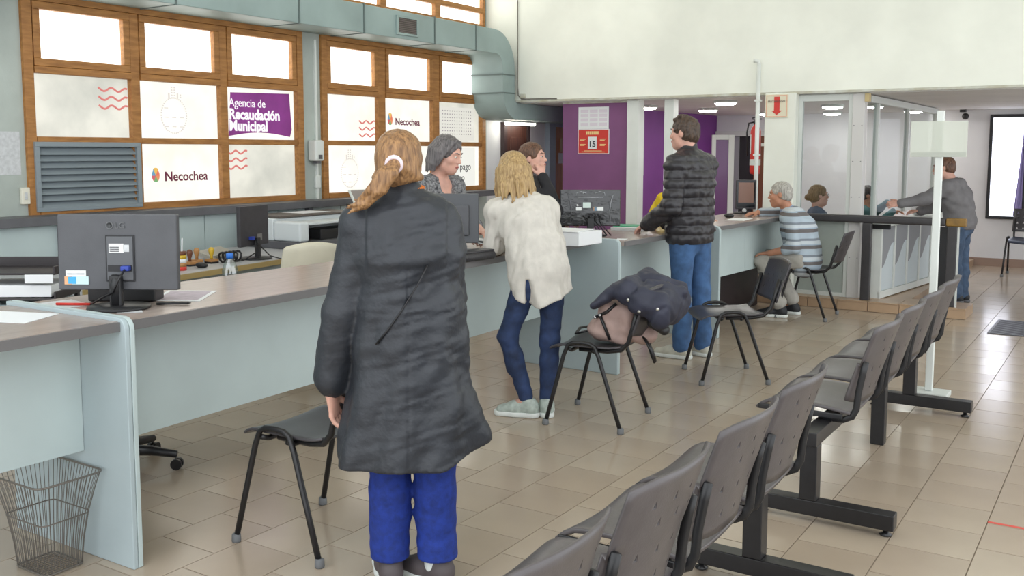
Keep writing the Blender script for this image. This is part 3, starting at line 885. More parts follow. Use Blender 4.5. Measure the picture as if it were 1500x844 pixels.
# ------------------------------------------------------------------ seating
def holed_sheet(w, h, nu, nv, fn, holes, tri=True):
    """sheet of nu x nv cells over (0..1)^2 mapped by fn(u,v); cells in holes get a small opening"""
    mb = MB()
    idx = {}
    def vert(u, v):
        k = (round(u, 5), round(v, 5))
        if k not in idx:
            idx[k] = len(mb.v)
            mb.v.append(tuple(fn(u, v)))
        return idx[k]
    for j in range(nv):
        for i in range(nu):
            u0, u1, v0, v1 = i / nu, (i + 1) / nu, j / nv, (j + 1) / nv
            a, b_, c, d = vert(u0, v0), vert(u1, v0), vert(u1, v1), vert(u0, v1)
            if (i, j) in holes:
                um = (u0 + u1) / 2
                p, q, t = vert(lerp(u0, u1, 0.16), lerp(v0, v1, 0.08)), vert(lerp(u0, u1, 0.84), lerp(v0, v1, 0.08)), vert(um, lerp(v0, v1, 0.94))
                mb.f += [(a, b_, q, p), (b_, c, t, q), (c, d, t), (d, a, p, t)]
            else:
                mb.f.append((a, b_, c, d))
    return mb

def visitor_chair(perf_rows=True):
    """local frame: faces +Y, origin on the floor"""
    r = empty('visitor_chair')
    m_tube = m_black
    for sx in (-1, 1):
        fx = 0.245 * sx
        top = []
        A = Vector((fx, 0.225, 0.012)); Bp = Vector((0.225 * sx, 0.115, 0.44))
        Cp = Vector((0.225 * sx, -0.075, 0.44)); D = Vector((fx, -0.225, 0.012))
        pts = [A, lerp(A, Bp, 0.5), lerp(A, Bp, 0.93), Vector((0.224 * sx, 0.098, 0.468)), Vector((0.223 * sx, 0.07, 0.482)),
               Vector((0.223 * sx, 0.02, 0.485)), Vector((0.223 * sx, -0.03, 0.482)), Vector((0.224 * sx, -0.06, 0.466)), lerp(D, Cp, 0.93), lerp(D, Cp, 0.5), D]
        s = obj('side_frame', MB().tube(pts, 0.0118, 10), m_tube, r, smooth=True, local=True)
        for p in (A, D):
            q = Vector(p); q.z = 0
            obj('foot_cap', MB().lathe([(0.017, 0.0), (0.019, 0.006), (0.018, 0.03), (0.014, 0.034)], q, 12), m_rubber, s, smooth=True, local=True)
    for y in (0.09, -0.05):
        obj('cross_bar', MB().tube([(-0.225, y, 0.445), (-0.19, y, 0.432), (0.19, y, 0.432), (0.225, y, 0.445)], 0.011, 8), m_tube, r, smooth=True, local=True)
    def sf(u, v):
        x = (u - 0.5) * 0.42
        y = lerp(-0.20, 0.225, v)
        z = 0.462 - 0.014 * math.sin(math.pi * u) - (0.03 * max(0, (v - 0.8) / 0.2) ** 2) + 0.012 * max(0, (0.2 - v) / 0.2) ** 2
        return (x * (1 - 0.08 * abs(2 * v - 1) ** 4), y, z)
    obj('seat', MB().grid(sf, 14, 14), m_plastic, r, smooth=True, solid=0.012, bevel=0.003, local=True)
    for sx in (-1, 1):
        pts = [(0.17 * sx, 0.05, 0.438), (0.175 * sx, -0.12, 0.44), (0.185 * sx, -0.20, 0.455), (0.192 * sx, -0.245, 0.50), (0.195 * sx, -0.265, 0.57), (0.195 * sx, -0.30, 0.70)]
        obj('back_support', MB().tube(pts, 0.013, 8), m_tube, r, smooth=True, local=True)
    def bf(u, v):
        x = (u - 0.5) * (0.44 - 0.02 * v)
        z = 0.535 + 0.285 * v - 0.012 * abs(2 * u - 1) ** 3 * (1 if v > 0.5 else -1)
        y = -0.272 - 0.095 * v - 0.03 * math.sin(math.pi * u)
        return (x, y, z)
    holes = {(i, j) for j in (3, 5, 7, 9) for i in range(4 + (j // 2) % 2 * 2, 19, 4)}
    obj('backrest', holed_sheet(1, 1, 22, 13, bf, holes), m_plastic, r, smooth=True, solid=0.012, local=True)
    return r

proto = visitor_chair()
chairs = [((-2.725, 2.815, 0), 90, 'black visitor chair behind the woman in the long black coat'),
          ((-2.58, 4.95, 0), 97, 'black visitor chair with a jacket and pink bag on it'),
          ((-2.34, 6.372, 0), 126, 'empty black visitor chair turned beside the man in blue jeans'),
          ((-2.585, 9.19, 0), 92, 'black visitor chair the elderly man sits on'),
          ((-1.13, 13.62, 0), 178, 'black perforated chair against the far grey wall, under the narrow window')]
for k, (loc, rz, lab) in enumerate(chairs):
    c = proto if k == 0 else copy_tree(proto)
    c.location = loc
    c.rotation_euler = (0, 0, R(rz))
    tag(c, lab, 'chair', 'black visitor chairs')
    if k == 4:
        for ch in c.children:
            if ch.name.startswith('backrest'):
                def bf2(u, v):
                    return ((u - 0.5) * 0.44, -0.272 - 0.095 * v - 0.03 * math.sin(math.pi * u), 0.535 + 0.285 * v)
                me2 = holed_sheet(1, 1, 13, 9, bf2, {(i, j) for i in range(1, 12, 2) for j in (1, 3, 5, 7)}).mesh('backrest', True)
                me2.materials.append(m_plastic)
                ch.data = me2
            if ch.name.startswith('seat'):
                ch.data = ch.data.copy()
                ch.data.materials[0] = mat('seat_blue_black', (52, 60, 76), 0.35)

# waiting benches: four seats on a beam; built along local y, facing -X
def bench_seat(par, yc):
    w = 0.475
    def sf(u, v):
        y = yc + (u - 0.5) * w
        x = lerp(-0.99, -1.40, v)
        z = 0.432 - 0.016 * math.sin(math.pi * u) + 0.02 * math.sin(math.pi * v * 0.9) - 0.035 * max(0, (v - 0.82) / 0.18) ** 2
        return (x, y, z)
    s = obj('seat', MB().grid(sf, 14, 14), m_benchp, par, smooth=True, solid=0.016, bevel=0.004)
    obj('seat_trim', MB().box(-1.39, -1.02, yc - w / 2 - 0.006, yc - w / 2 + 0.006, 0.40, 0.425), m_blackp, s, bevel=0.004)
    obj('seat_trim', MB().box(-1.39, -1.02, yc + w / 2 - 0.006, yc + w / 2 + 0.006, 0.40, 0.425), m_blackp, s, bevel=0.004)
    def bf(u, v):
        a = abs(2 * u - 1)
        y = yc + (u - 0.5) * 0.455
        z = 0.465 + 0.36 * v - (0.02 * a ** 5 if v > 0.5 else -0.02 * a ** 5)
        x = -0.962 + 0.115 * v ** 1.1 - 0.055 * a ** 2.4
        return (x, y, z)
    holes = set()
    for row, j in enumerate((10, 8, 5, 2)):
        for i in range(4 + (row % 2) * 2, 20 - (row % 2) * 2, 4):
            holes.add((i, j))
    b_ = obj('backrest', holed_sheet(1, 1, 21, 13, bf, holes), m_benchp, par, smooth=True, solid=0.008)
    for sy in (-1, 1):
        y = yc + sy * 0.221
        pts = [(-1.12, y, 0.395), (-1.02, y, 0.397), (-0.985, y, 0.415), (-0.968, y, 0.45), (-0.962, y, 0.52), (-0.946, y, 0.61), (-0.936, y, 0.66)]
        obj('back_bracket', MB().tube(pts, 0.008, 8, ry=0.015), m_blackp, b_, smooth=True)
def bench(name, ys, feet, posts_only, label):
    bn = empty(name, (-1.1, sum(ys) / len(ys), 0), label=label, cat='bench', group='waiting benches')
    obj('beam', B(-1.135, -1.065, min(feet + ys) - 0.05, max(feet + ys) + 0.05, 0.33, 0.39), m_black, bn, bevel=0.004)
    for y in ys:
        bench_seat(bn, y)
    for y in feet:
        obj('leg', B(-1.135, -1.065, y - 0.035, y + 0.035, 0.095, 0.33), m_black, bn, bevel=0.004)
        ft = obj('foot_bar', B(-1.33, -0.755, y - 0.035, y + 0.035, 0.03, 0.095), m_black, bn, bevel=0.004)
        for x in (-1.30, -0.79):
            obj('glide', MB().lathe([(0.022, 0.0), (0.026, 0.006), (0.012, 0.012), (0.01, 0.032)], (x, y, 0), 12), m_black, ft, smooth=True)
    for y in posts_only:
        obj('leg', B(-1.135, -1.065, y - 0.03, y + 0.03, 0.0, 0.33), m_black, bn, bevel=0.004)
    return bn
bench('waiting_bench', [4.46, 5.01, 5.56, 6.12], [4.04, 6.16], [5.33], 'four-seat perforated waiting bench beside the white sign stand')
bench('waiting_bench', [1.56, 2.11, 2.66, 3.20], [3.34, 1.3], [], 'four-seat perforated waiting bench, end to end with the one by the sign stand')

# swivel chairs behind the counter
def swivel(loc, rz, mfab, zback, label, zseat=0.46):
    s = empty('swivel_chair', loc, R(rz), label, 'chair')
    for k in range(5):
        a = 2 * math.pi * k / 5 + 0.4
        d = Vector((math.cos(a), math.sin(a), 0))
        lg_ = obj('base_arm', MB().tube([d * 0.03 + Vector((0, 0, 0.10)), d * 0.17 + Vector((0, 0, 0.095)), d * 0.29 + Vector((0, 0, 0.075))], [0.028, 0.024, 0.017], 8), m_blackp, s, smooth=True, local=True)
        t = Vector((-d.y, d.x, 0))
        for q in (-1, 1):
            c_ = d * 0.29 + t * 0.014 * q + Vector((0, 0, 0.028))
            obj('caster', MB().cyl(c_ - t * 0.009, c_ + t * 0.009, 0.027, n=14), m_black, lg_, smooth=False, local=True)
    obj('column', MB().lathe([(0.03, 0.08), (0.028, 0.25), (0.018, 0.26), (0.018, zseat - 0.05)], (0, 0, 0), 14), m_black, s, smooth=True, local=True)
    obj('seat', MB().box(-0.23, 0.23, -0.22, 0.24, zseat - 0.05, zseat + 0.04), mfab, s, bevel=0.03, seg=3, local=True)
    obj('back_stem', MB().tube([(0, -0.1, zseat - 0.05), (0, -0.27, zseat - 0.02), (0, -0.29, zseat + 0.15)], 0.02, 8), m_blackp, s, smooth=True, local=True)
    def bf(u, v):
        return ((u - 0.5) * (0.44 - 0.06 * v * v), -0.26 - 0.05 * v - 0.04 * math.sin(math.pi * u), lerp(zseat + 0.1, zback, v) + 0.03 * math.sin(math.pi * u) * v)
    obj('backrest', MB().grid(bf, 10, 8), mfab, s, smooth=True, solid=0.06, bevel=0.02, local=True)
    return s
swivel((-4.12, 2.86, 0), -60, mat('dark_fabric', (48, 46, 50), 0.9), 0.76, 'dark swivel chair behind the counter divider')
swivel((-4.77, 4.79, 0), 58, mat('beige_vinyl', (206, 200, 180), 0.55, var=0.02), 0.93, 'beige swivel chair before the back desk')
swivel((-4.15, 7.15, 0), -90, mat('brown_grey_fabric', (88, 82, 80), 0.9), 0.93, 'grey brown swivel chair behind the glossy black monitor')

# ------------------------------------------------------------------ back desk and its things
dk2 = empty('back_desk', (-5.8, 4.9, 0), label='light grey back desk with a yellowed wooden edge', cat='desk')
dpoly = [(-6.40, 3.4), (-5.16, 3.4), (-5.62, 6.9), (-6.40, 6.9)]
obj('desktop', MB().slab(dpoly, 0.70, 0.74), mat('desk_grey', (176, 176, 178), 0.4), dk2)
obj('edge_strip', MB().slab([(-5.16, 3.4), (-5.148, 3.4), (-5.608, 6.9), (-5.62, 6.9)], 0.702, 0.738), mat('edge_yellow', (168, 146, 96), 0.5), dk2)
obj('front_panel', MB().slab([(-5.25, 3.5), (-5.23, 3.5), (-5.69, 6.8), (-5.71, 6.8)], 0.05, 0.70), m_panel2, dk2)
for y, x in ((3.45, -5.3), (6.75, -5.75)):
    obj('leg_panel', B(-6.38, x, y, y + 0.03, 0, 0.70), m_panel2, dk2)
m_yel = mat('stamp_yellow', (206, 170, 50), 0.4)
m_brn = mat('stamp_brown', (110, 66, 46), 0.4)
m_wdn = mat('stamp_wood', (176, 128, 78), 0.5)
def stamp(x, y, mk, label, s=1.0):
    e = empty('rubber_stamp', (x, y, 0.74), label=label, cat='stamp')
    obj('pad', MB().box(-0.035 * s, 0.035 * s, -0.03 * s, 0.03 * s, 0, 0.012), m_blackp, e, local=True)
    obj('mount', MB().box(-0.035 * s, 0.035 * s, -0.03 * s, 0.03 * s, 0.012, 0.032), m_wdn, e, local=True, bevel=0.003)
    obj('handle', MB().lathe([(0.012, 0.032), (0.010, 0.05), (0.018, 0.075), (0.022, 0.095), (0.015, 0.112), (0.004, 0.116)], (0, 0, 0), 12), mk, e, smooth=True, local=True)
stamp(-5.60, 4.53, m_brn, 'brown-handled rubber stamp on the back desk', 1.1)
stamp(-5.66, 4.64, m_wdn, 'pale wooden-handled rubber stamp behind the brown one')
stamp(-5.61, 4.73, m_yel, 'yellow-handled rubber stamp on the back desk', 1.1)
pc = empty('pen_cup', (-5.44, 4.33, 0.74), label='striped orange and white pen cup on the back desk', cat='pen cup')
for k in range(5):
    obj('stripe', MB().lathe([(0.034, 0.026 * k), (0.034, 0.026 * k + 0.026)], (0, 0, 0), 16), [m_red, m_wdn, m_paper, m_yel, m_brn][k], pc, smooth=True, local=True)
obj('pen', MB().cyl((0.005, 0, 0.08), (0.012, 0.004, 0.22), 0.005, n=8), m_paper, pc, local=True)
mb = MB()
ccb = empty('cable_bundle', (-5.55, 4.84, 0.74), label='coiled black cable bundle beside the yellow stamp', cat='cable')
for k in range(5):
    pts = [(0.035 * math.cos(t * 0.52) * (1.1 if t % 2 else 1), -0.06 + k * 0.035 + 0.006 * math.sin(t), 0.04 + 0.036 * math.sin(t * 0.52)) for t in range(12)]
    obj('loop', MB().tube(pts, 0.008, 6, closed=True), m_black, ccb, smooth=True, local=True)
ms = obj('computer_mouse', MB().sphere((0, 0, 0.018), (0.055, 0.032, 0.02)), m_blackp, smooth=True, label='black computer mouse before the stamps', cat='mouse')
ms.location = (-5.44, 4.5, 0.741)
kb = empty('keyboard', (-5.86, 4.98, 0.74), R(25), label='grey keyboard leaning by the back desk monitor', cat='keyboard')
obj('body', MB().obox((0, 0, 0.035), (0.07, 0.21, 0.01), Matrix.Rotation(0.35, 3, 'Y')), mat('keyboard_grey', (150, 146, 136), 0.5), kb, local=True)
obj('keys', MB().obox((0.004, 0, 0.047), (0.058, 0.19, 0.004), Matrix.Rotation(0.35, 3, 'Y')), mat('key_grey', (176, 172, 160), 0.5), kb, local=True)

def monitor(loc, rz, w, h, zc, label, mback, tilt=0.0, base=True, arm=True, thick=0.035, logo_=None, extra=None):
    """local frame: screen faces +Y, we mostly see the back (-Y)"""
    e = empty('monitor', loc, R(rz), label, 'monitor')
    Mx = Matrix.Rotation(tilt, 3, 'X')
    c = Vector((0, 0, zc))
    sh = obj('casing', MB().obox(c, (w / 2, thick / 2, h / 2), Mx), mback, e, local=True, bevel=0.006)
    obj('screen', MB().obox(c + Mx @ Vector((0, thick / 2 + 0.001, 0.004)), (w / 2 - 0.012, 0.001, h / 2 - 0.016), Mx), mat('screen_dark', (22, 24, 28), 0.12), sh, local=True)
    if base:
        hs_ = min(zc, zc - h / 2 + 0.06) / 2
        obj('stand', MB().obox((0, -thick / 2 - 0.022, hs_), (0.024, 0.014, hs_)), m_blackp, e, local=True, bevel=0.006)
        obj('foot', MB().lathe([(0.115, 0.0), (0.12, 0.004), (0.118, 0.012), (0.04, 0.018)], (0, -0.02, 0), 28), m_blackp, e, smooth=True, local=True)
    if extra:
        extra(e, sh, c, Mx, thick)
    return e
m_stickw = mat('sticker_white', (228, 230, 228), 0.5)
m_sticko = mat('sticker_peach', (222, 170, 130), 0.5)
m_stickb = mat('sticker_blue', (70, 170, 220), 0.5)
m_groove = mat('groove_dark', (34, 34, 38), 0.5)
m_blue = mat('vga_blue', (44, 66, 160), 0.4)
def mon1_extra(e, sh, c, Mx, t):
    y = -t / 2 - 0.001
    def pl(x0, x1, z0, z1, m, nm, d=0.001, b_=0):
        x0, x1 = -x1, -x0
        return obj(nm, MB().obox(c + Mx @ Vector(((x0 + x1) / 2, y - d / 2, (z0 + z1) / 2)), ((x1 - x0) / 2, d / 2 + 0.0005, (z1 - z0) / 2), Mx), m, sh, local=True, bevel=b_)
    # tables below are written as seen with +X on the viewer's left
    pl(-0.07, 0.045, -0.115, 0.068, m_groove, 'recess_rim', 0.003, 0.002)
    pl(-0.064, 0.039, -0.109, 0.062, mat('recess_grey', (92, 94, 98), 0.5), 'recess_plate', 0.006, 0.002)
    pl(-0.028, 0.03, -0.002, 0.034, m_stickw, 'data_sticker', 0.007)
    pl(-0.05, -0.03, 0.002, 0.03, m_paper2, 'data_sticker', 0.007)
    for k in range(3):
        pl(-0.01, 0.026, 0.003 + k * 0.008, 0.006 + k * 0.008, m_ink, 'print_line', 0.0085)
    pl(-0.06, 0.035, -0.075, -0.05, m_groove, 'port_bay', 0.008)
    pl(-0.056, -0.022, -0.072, -0.052, m_blue, 'plug', 0.03, 0.004)
    pl(0.125, 0.205, -0.095, -0.072, m_stickw, 'barcode_label', 0.002)
    pl(0.131, 0.199, -0.089, -0.081, m_paper2, 'barcode', 0.003)
    pl(0.115, 0.21, -0.127, -0.095, mat('sticker_pale', (198, 222, 222), 0.5), 'asset_label', 0.002)
    pl(0.18, 0.21, -0.127, -0.095, m_sticko, 'asset_label', 0.003)
    pl(0.165, 0.195, -0.124, -0.097, m_stickb, 'asset_mark', 0.004)
    obj('brand_disc', MB().lathe([(0.015, 0.0), (0.015, 0.0015), (0.011, 0.0015), (0.011, 0.0)], c + Mx @ Vector((-0.028, y, 0.105)), 20, axis=Mx @ Vector((0, -1, 0))), mat('logo_faint', (102, 104, 106), 0.5), sh, smooth=True, local=True)
    text('brand_letters', 'LG', 0.034, MATS['logo_faint'], sh, (0, 0, 0), (1, 0, 0), (0, 0, 1))
    t_ = [o for o in sh.children if o.name.startswith('brand_letters')][0]
    t_.data.transform(Matrix.Translation(Vector(offs(sh))))
    t_.data.transform(Matrix.Translation(c + Mx @ Vector((-0.008, y - 0.001, 0.094))))
    obj('cable', MB().tube([(0.04, -0.05, zc1 - 0.065), (0.03, -0.09, zc1 - 0.1), (0.0, -0.07, zc1 - 0.15), (-0.05, -0.04, 0.05), (-0.13, 0.02, 0.01)], 0.0045, 6), m_black, e, smooth=True, local=True)
    obj('stand_arm', MB().tube([(0, -0.03, zc1 - 0.09), (0, -0.045, zc1 - 0.13), (0, -0.04, 0.08), (0, -0.04, 0.01)], 0.021, 10), m_blackp, e, smooth=True, local=True)
zc1 = 0.222
monitor((-3.366, 2.385, 0.93), 31.5, 0.472, 0.298, zc1, 'big grey monitor seen from behind on the counter, with stickers', m_monback, extra=mon1_extra, tilt=-0.03)
def mon2_extra(e, sh, c, Mx, t):
    obj('logo_plate', MB().obox(c + Vector((0.06, -t / 2 - 0.001, -0.09)), (0.03, 0.001, 0.025)), mat('sticker_grey', (120, 118, 116), 0.5), sh, local=True)
    obj('plug', MB().obox(c + Vector((-0.06, -t / 2 - 0.015, -0.09)), (0.018, 0.015, 0.012)), m_blue, sh, local=True)
    obj('cable', MB().tube([(-0.06, -0.06, 0.14), (-0.12, -0.1, 0.06), (-0.2, -0.05, 0.01), (-0.32, 0.0, 0.006)], 0.005, 6), m_black, e, smooth=True, local=True)
    obj('cable', MB().tube([(-0.06, -0.06, 0.14), (-0.02, -0.16, 0.03), (-0.03, -0.32, 0.0), (-0.04, -0.36, -0.12)], 0.005, 6), m_black, e, smooth=True, local=True)
monitor((-5.58, 5.10, 0.74), 103, 0.36, 0.30, 0.25, 'black monitor turned aside on the back desk', mat('monitor_black', (56, 54, 58), 0.5, var=0.05, vscale=20), extra=mon2_extra)
def mon3_extra(e, sh, c, Mx, t):
    obj('back_bulge', MB().obox(c + Vector((0, -t / 2 - 0.008, -0.01)), (0.13, 0.01, 0.09)), m_monback, sh, local=True, bevel=0.008)
monitor((-3.415, 4.62, 0.93), 31, 0.37, 0.29, 0.225, 'grey monitor between the woman in black coat and the grey-haired clerk', mat('monitor_grey3', (84, 86, 90), 0.5), extra=mon3_extra)
m_wrap = mat('glossy_black_wrap', (30, 30, 32), 0.12, bump=0.5, bscale=14, coat=0.6)
def mon4_extra(e, sh, c, Mx, t):
    y = -t / 2 - 0.001
    w = mat('wrap_edge', (150, 152, 156), 0.2)
    for sx in (-1, 1):
        pts = [c + Vector((0.105 * sx, y - 0.004, 0.09)), c + Vector((0.10 * sx, y - 0.006, 0.112)), c + Vector((0.07 * sx, y - 0.006, 0.118)), c + Vector((0.03 * sx, y - 0.004, 0.108))]
        obj('handle_rim', MB().tube(pts, 0.004, 6), w, sh, smooth=True, local=True)
    obj('handle_rim', MB().tube([c + Vector((-0.09, y - 0.004, 0.075)), c + Vector((0.09, y - 0.004, 0.075))], 0.0025, 6), w, sh, smooth=True, local=True)
    for sx in (-1, 1):
        pts = [c + Vector((sx * 0.165, y - 0.004, 0.1 - 0.0)), c + Vector((sx * 0.15, y - 0.006, 0.05)), c + Vector((sx * 0.14, y - 0.006, -0.02)), c + Vector((sx * 0.145, y - 0.004, -0.1))]
        obj('side_rib', MB().tube(pts, 0.004, 6), w if sx > 0 else m_dgrey, sh, smooth=True, local=True)
    for (x1, x0, z0, z1, m) in ((0.0, 0.055, 0.0, 0.04, mat('sticker_mint', (206, 222, 214), 0.5)), (0.065, 0.105, -0.018, 0.006, m_stickw), (-0.095, -0.02, -0.02, 0.008, m_stickw), (-0.05, -0.03, -0.02, 0.008, m_stickb), (-0.03, -0.018, -0.02, 0.008, m_sticko)):
        obj('sticker', MB().obox(c + Vector((-(x0 + x1) / 2, y - 0.002, (z0 + z1) / 2)), (abs(x1 - x0) / 2, 0.0015, (z1 - z0) / 2)), m, sh, local=True)
    for x, z in ((-0.095, 0.02), (-0.05, 0.112)):
        obj('screw_cap', MB().lathe([(0.007, 0), (0.007, 0.002), (0.0, 0.003)], c + Vector((x, y - 0.001, z)), 12, axis=(0, -1, 0)), m_stickw, sh, smooth=True, local=True)
    for k in range(4):
        obj('cable', MB().tube([c + Vector((-0.05 + 0.04 * k, y - 0.01, -0.06)), c + Vector((-0.02 + 0.03 * k, y - 0.03, -0.1)), c + Vector((0.03 + 0.02 * k, y - 0.02, -0.13)), Vector((0.06 + 0.03 * k, -0.05, 0.005))], 0.005, 6), m_black, e, smooth=True, local=True)
monitor((-3.38, 6.33, 0.93), 33, 0.44, 0.265, 0.205, 'glossy black wrapped monitor under the purple partition', m_wrap, extra=mon4_extra)
def mon5_extra(e, sh, c, Mx, t):
    obj('display', MB().obox(c + Vector((0, t / 2 + 0.003, 0.02)), (0.075, 0.001, 0.10)), mat('display_reflection', (132, 98, 84), 0.3), sh, local=True)  # brown base colour imitates a reflection on the screen
    obj('trinket', MB().sphere((0.02, 0.06, 0.035), 0.022), m_paper2, e, smooth=True, local=True)
monitor((-3.29, 9.43, 0.93), 208, 0.20, 0.29, 0.19, 'small dark upright screen with a brown reflection coloured into its display beside the extinguisher', mat('monitor_black', (56, 54, 58)), extra=mon5_extra)

# ------------------------------------------------------------------ papers and small things on the counters
def sheet(name, pts, z, m, label, cat, group=None, t=0.0015):
    P_ = [(x, y) for x, y in pts]
    return obj(name, MB().slab(P_, z, z + t), m, label=label, cat=cat, group=group)
z0 = 0.9305
pf = sheet('paper_form', [(-3.42, 2.56), (-3.235, 2.66), (-3.41, 2.90), (-3.60, 2.79)], z0, m_paper, 'white framed print sheet lying behind the big monitor', 'paper')
obj('print_area', MB().slab([(-3.415, 2.585), (-3.262, 2.668), (-3.415, 2.875), (-3.572, 2.783)], z0 + 0.0015, z0 + 0.002), mat('print_lilac', (186, 174, 184), 0.7, var=0.06, vscale=30), pf)
sheet('paper_sheet', [(-3.66, 1.86), (-3.34, 1.97), (-3.43, 2.16), (-3.72, 2.06)], z0, m_paper, 'two white sheets fanned on the counter by the divider', 'paper')
sheet('paper_sheet', [(-3.36, 2.34), (-3.26, 2.29), (-3.20, 2.36), (-3.30, 2.42)], z0, m_paper2, 'crumpled receipt on the monitor foot', 'paper')
sheet('paper_sheet', [(-3.74, 2.27), (-3.53, 2.25), (-3.51, 2.36), (-3.72, 2.40)], z0, m_paper2, 'grey sheets under the red pen', 'paper')
def pen(a, b_, m, label):
    e = empty('pen', a, label=label, cat='pen')
    obj('barrel', MB().cyl(a, b_, 0.0055, n=8), m, e, smooth=True)
    d = (Vector(b_) - Vector(a)).normalized()
    obj('tip', MB().cyl(b_, Vector(b_) + d * 0.014, 0.005, 0.001, n=8), m_blackp, e, smooth=True)
pen((-3.62, 2.27, z0 + 0.008), (-3.50, 2.34, z0 + 0.008), m_red, 'red pen lying left of the big monitor stand')
pen((-3.30, 2.50, z0 + 0.006), (-3.21, 2.58, z0 + 0.006), m_blackp, 'dark pen lying right of the big monitor stand')
obj('black_box', MB().obox((-3.52, 2.52, 0.97), (0.14, 0.05, 0.038), Matrix.Rotation(0.55, 3, 'Z')), m_blackp, bevel=0.006, label='low black box behind the big monitor stand', cat='box')
bt = empty('water_bottle', (-3.50, 3.05, 0.93), label='clear water bottle with a blue cap standing behind the counter edge', cat='bottle')
m_bottle = glassmat('clear_plastic', (222, 232, 232), 0.25, 0.12)
bx, by = -3.50, 3.05
bt.location = (-3.86, 3.37, 0.803)
bc = bt.location
obj('bottle_body', MB().lathe([(0.037, 0), (0.040, 0.01), (0.040, 0.07), (0.037, 0.08), (0.040, 0.09), (0.040, 0.14), (0.030, 0.178), (0.014, 0.198), (0.014, 0.207)], bc, 20), m_bottle, bt, smooth=True)
obj('cap', MB().lathe([(0.018, 0.204), (0.018, 0.226), (0.014, 0.23)], bc, 16), mat('cap_blue', (40, 110, 200), 0.4), bt, smooth=True)
obj('staff_shelf', B(-4.05, -3.81, 2.3, 4.55, 0.765, 0.803), m_panel2, label='pale low shelf behind the long counter under the water bottle', cat='shelf')
wb = empty('white_box', (-3.16, 5.72, 0.93), label='white cardboard box on the counter beside the divider', cat='box')
obj('carton', MB().hexa([(-3.50, 5.50, 0.93), (-3.05, 5.56, 0.93), (-3.035, 5.86, 0.93), (-3.48, 5.82, 0.93), (-3.50, 5.50, 1.02), (-3.05, 5.56, 1.022), (-3.035, 5.86, 1.018), (-3.48, 5.82, 1.018)]), m_paper, wb, bevel=0.004)
obj('lid_flap', MB().obox((-3.27, 5.68, 1.024), (0.2, 0.15, 0.002), Matrix.Rotation(0.1, 3, 'Z')), m_paper, wb)
hb = empty('black_handbag', (-3.205, 4.48, 0.93), label='flat black leather folder bag on the counter beside the cream cardigan', cat='bag')
obj('bag_body', MB().obox((-3.205, 4.48, 0.955), (0.095, 0.19, 0.024), Matrix.Rotation(-0.12, 3, 'Z')), mat('black_leather', (44, 43, 46), 0.4, bump=0.3, bscale=60), hb, bevel=0.02, seg=3)
obj('flap', MB().obox((-3.175, 4.48, 0.982), (0.05, 0.18, 0.006), Matrix.Rotation(-0.12, 3, 'Z')), mat('black_leather2', (54, 53, 56), 0.4), hb, bevel=0.004)
sheet('paper_sheet', [(-3.58, 4.75), (-3.36, 4.80), (-3.40, 5.08), (-3.62, 5.02)], z0, m_paper, 'beige form lying before the grey-haired clerk', 'paper')
sheet('paper_sheet', [(-3.06, 5.98 + 0.13), (-3.0, 6.13), (-3.03, 6.24), (-3.1, 6.22)], z0, m_paper, 'small white slip on the counter beside the divider', 'paper')
gb = empty('green_folder', (-3.30, 6.95, 0.93), label='green folder on white papers before the person in yellow', cat='folder')
obj('papers', MB().slab([(-3.47, 6.84), (-3.21, 6.90), (-3.27, 7.15), (-3.51, 7.1)], 0.9305, 0.955), m_paper, gb)
obj('cover', MB().slab([(-3.48, 6.90), (-3.22, 6.96), (-3.27, 7.18), (-3.52, 7.12)], 0.955, 0.962), mat('folder_green', (60, 160, 122), 0.5), gb)
sheet('paper_sheet', [(-3.12, 8.40), (-2.95, 8.42), (-2.98, 8.75), (-3.15, 8.72)], z0, m_paper, 'white paper on the counter before the elderly man', 'paper')
ms = obj('computer_mouse', MB().sphere((0, 0, 0.018), (0.05, 0.033, 0.022)), m_blackp, smooth=True, label='black mouse on the counter near the small dark screen', cat='mouse')
ms.location = (-3.22, 8.78, 0.931)

# trays on the left
tr_ = empty('tray_tower', (-4.72, 2.92, 0), label='black paper tray tower with white papers left of the big monitor', cat='tray')
M_ = Matrix.Rotation(R(35), 3, 'Z')
def tb(c, h, m, nm, par=tr_, bev=0.003):
    cc = Vector((-4.86, 2.86, 0)) + M_ @ Vector((c[0], c[1], 0)) + Vector((0, 0, c[2]))
    return obj(nm, MB().obox(cc, h, M_), m, par, bevel=bev)
m_tray = mat('tray_black', (42, 36, 38), 0.4)
for z in (0.80, 0.93):
    t_ = tb((0, 0, z), (0.24, 0.16, 0.006), m_tray, 'tray')
    tb((0, 0.155, z + 0.025), (0.24, 0.006, 0.03), m_tray, 'tray_wall', t_)
    tb((0.235, 0, z + 0.018), (0.006, 0.16, 0.02), m_tray, 'tray_wall', t_)
tb((-0.01, 0, 0.84), (0.22, 0.14, 0.03), m_paper, 'paper_stack')
tb((0.16, -0.162, 0.905), (0.07, 0.002, 0.022), m_paper, 'label_strip')
tb((0.225, 0.14, 0.86), (0.01, 0.015, 0.14), m_tray, 'riser')
tb((0.0, 0.0, 0.39), (0.25, 0.17, 0.38), m_panel2, 'cabinet_body')

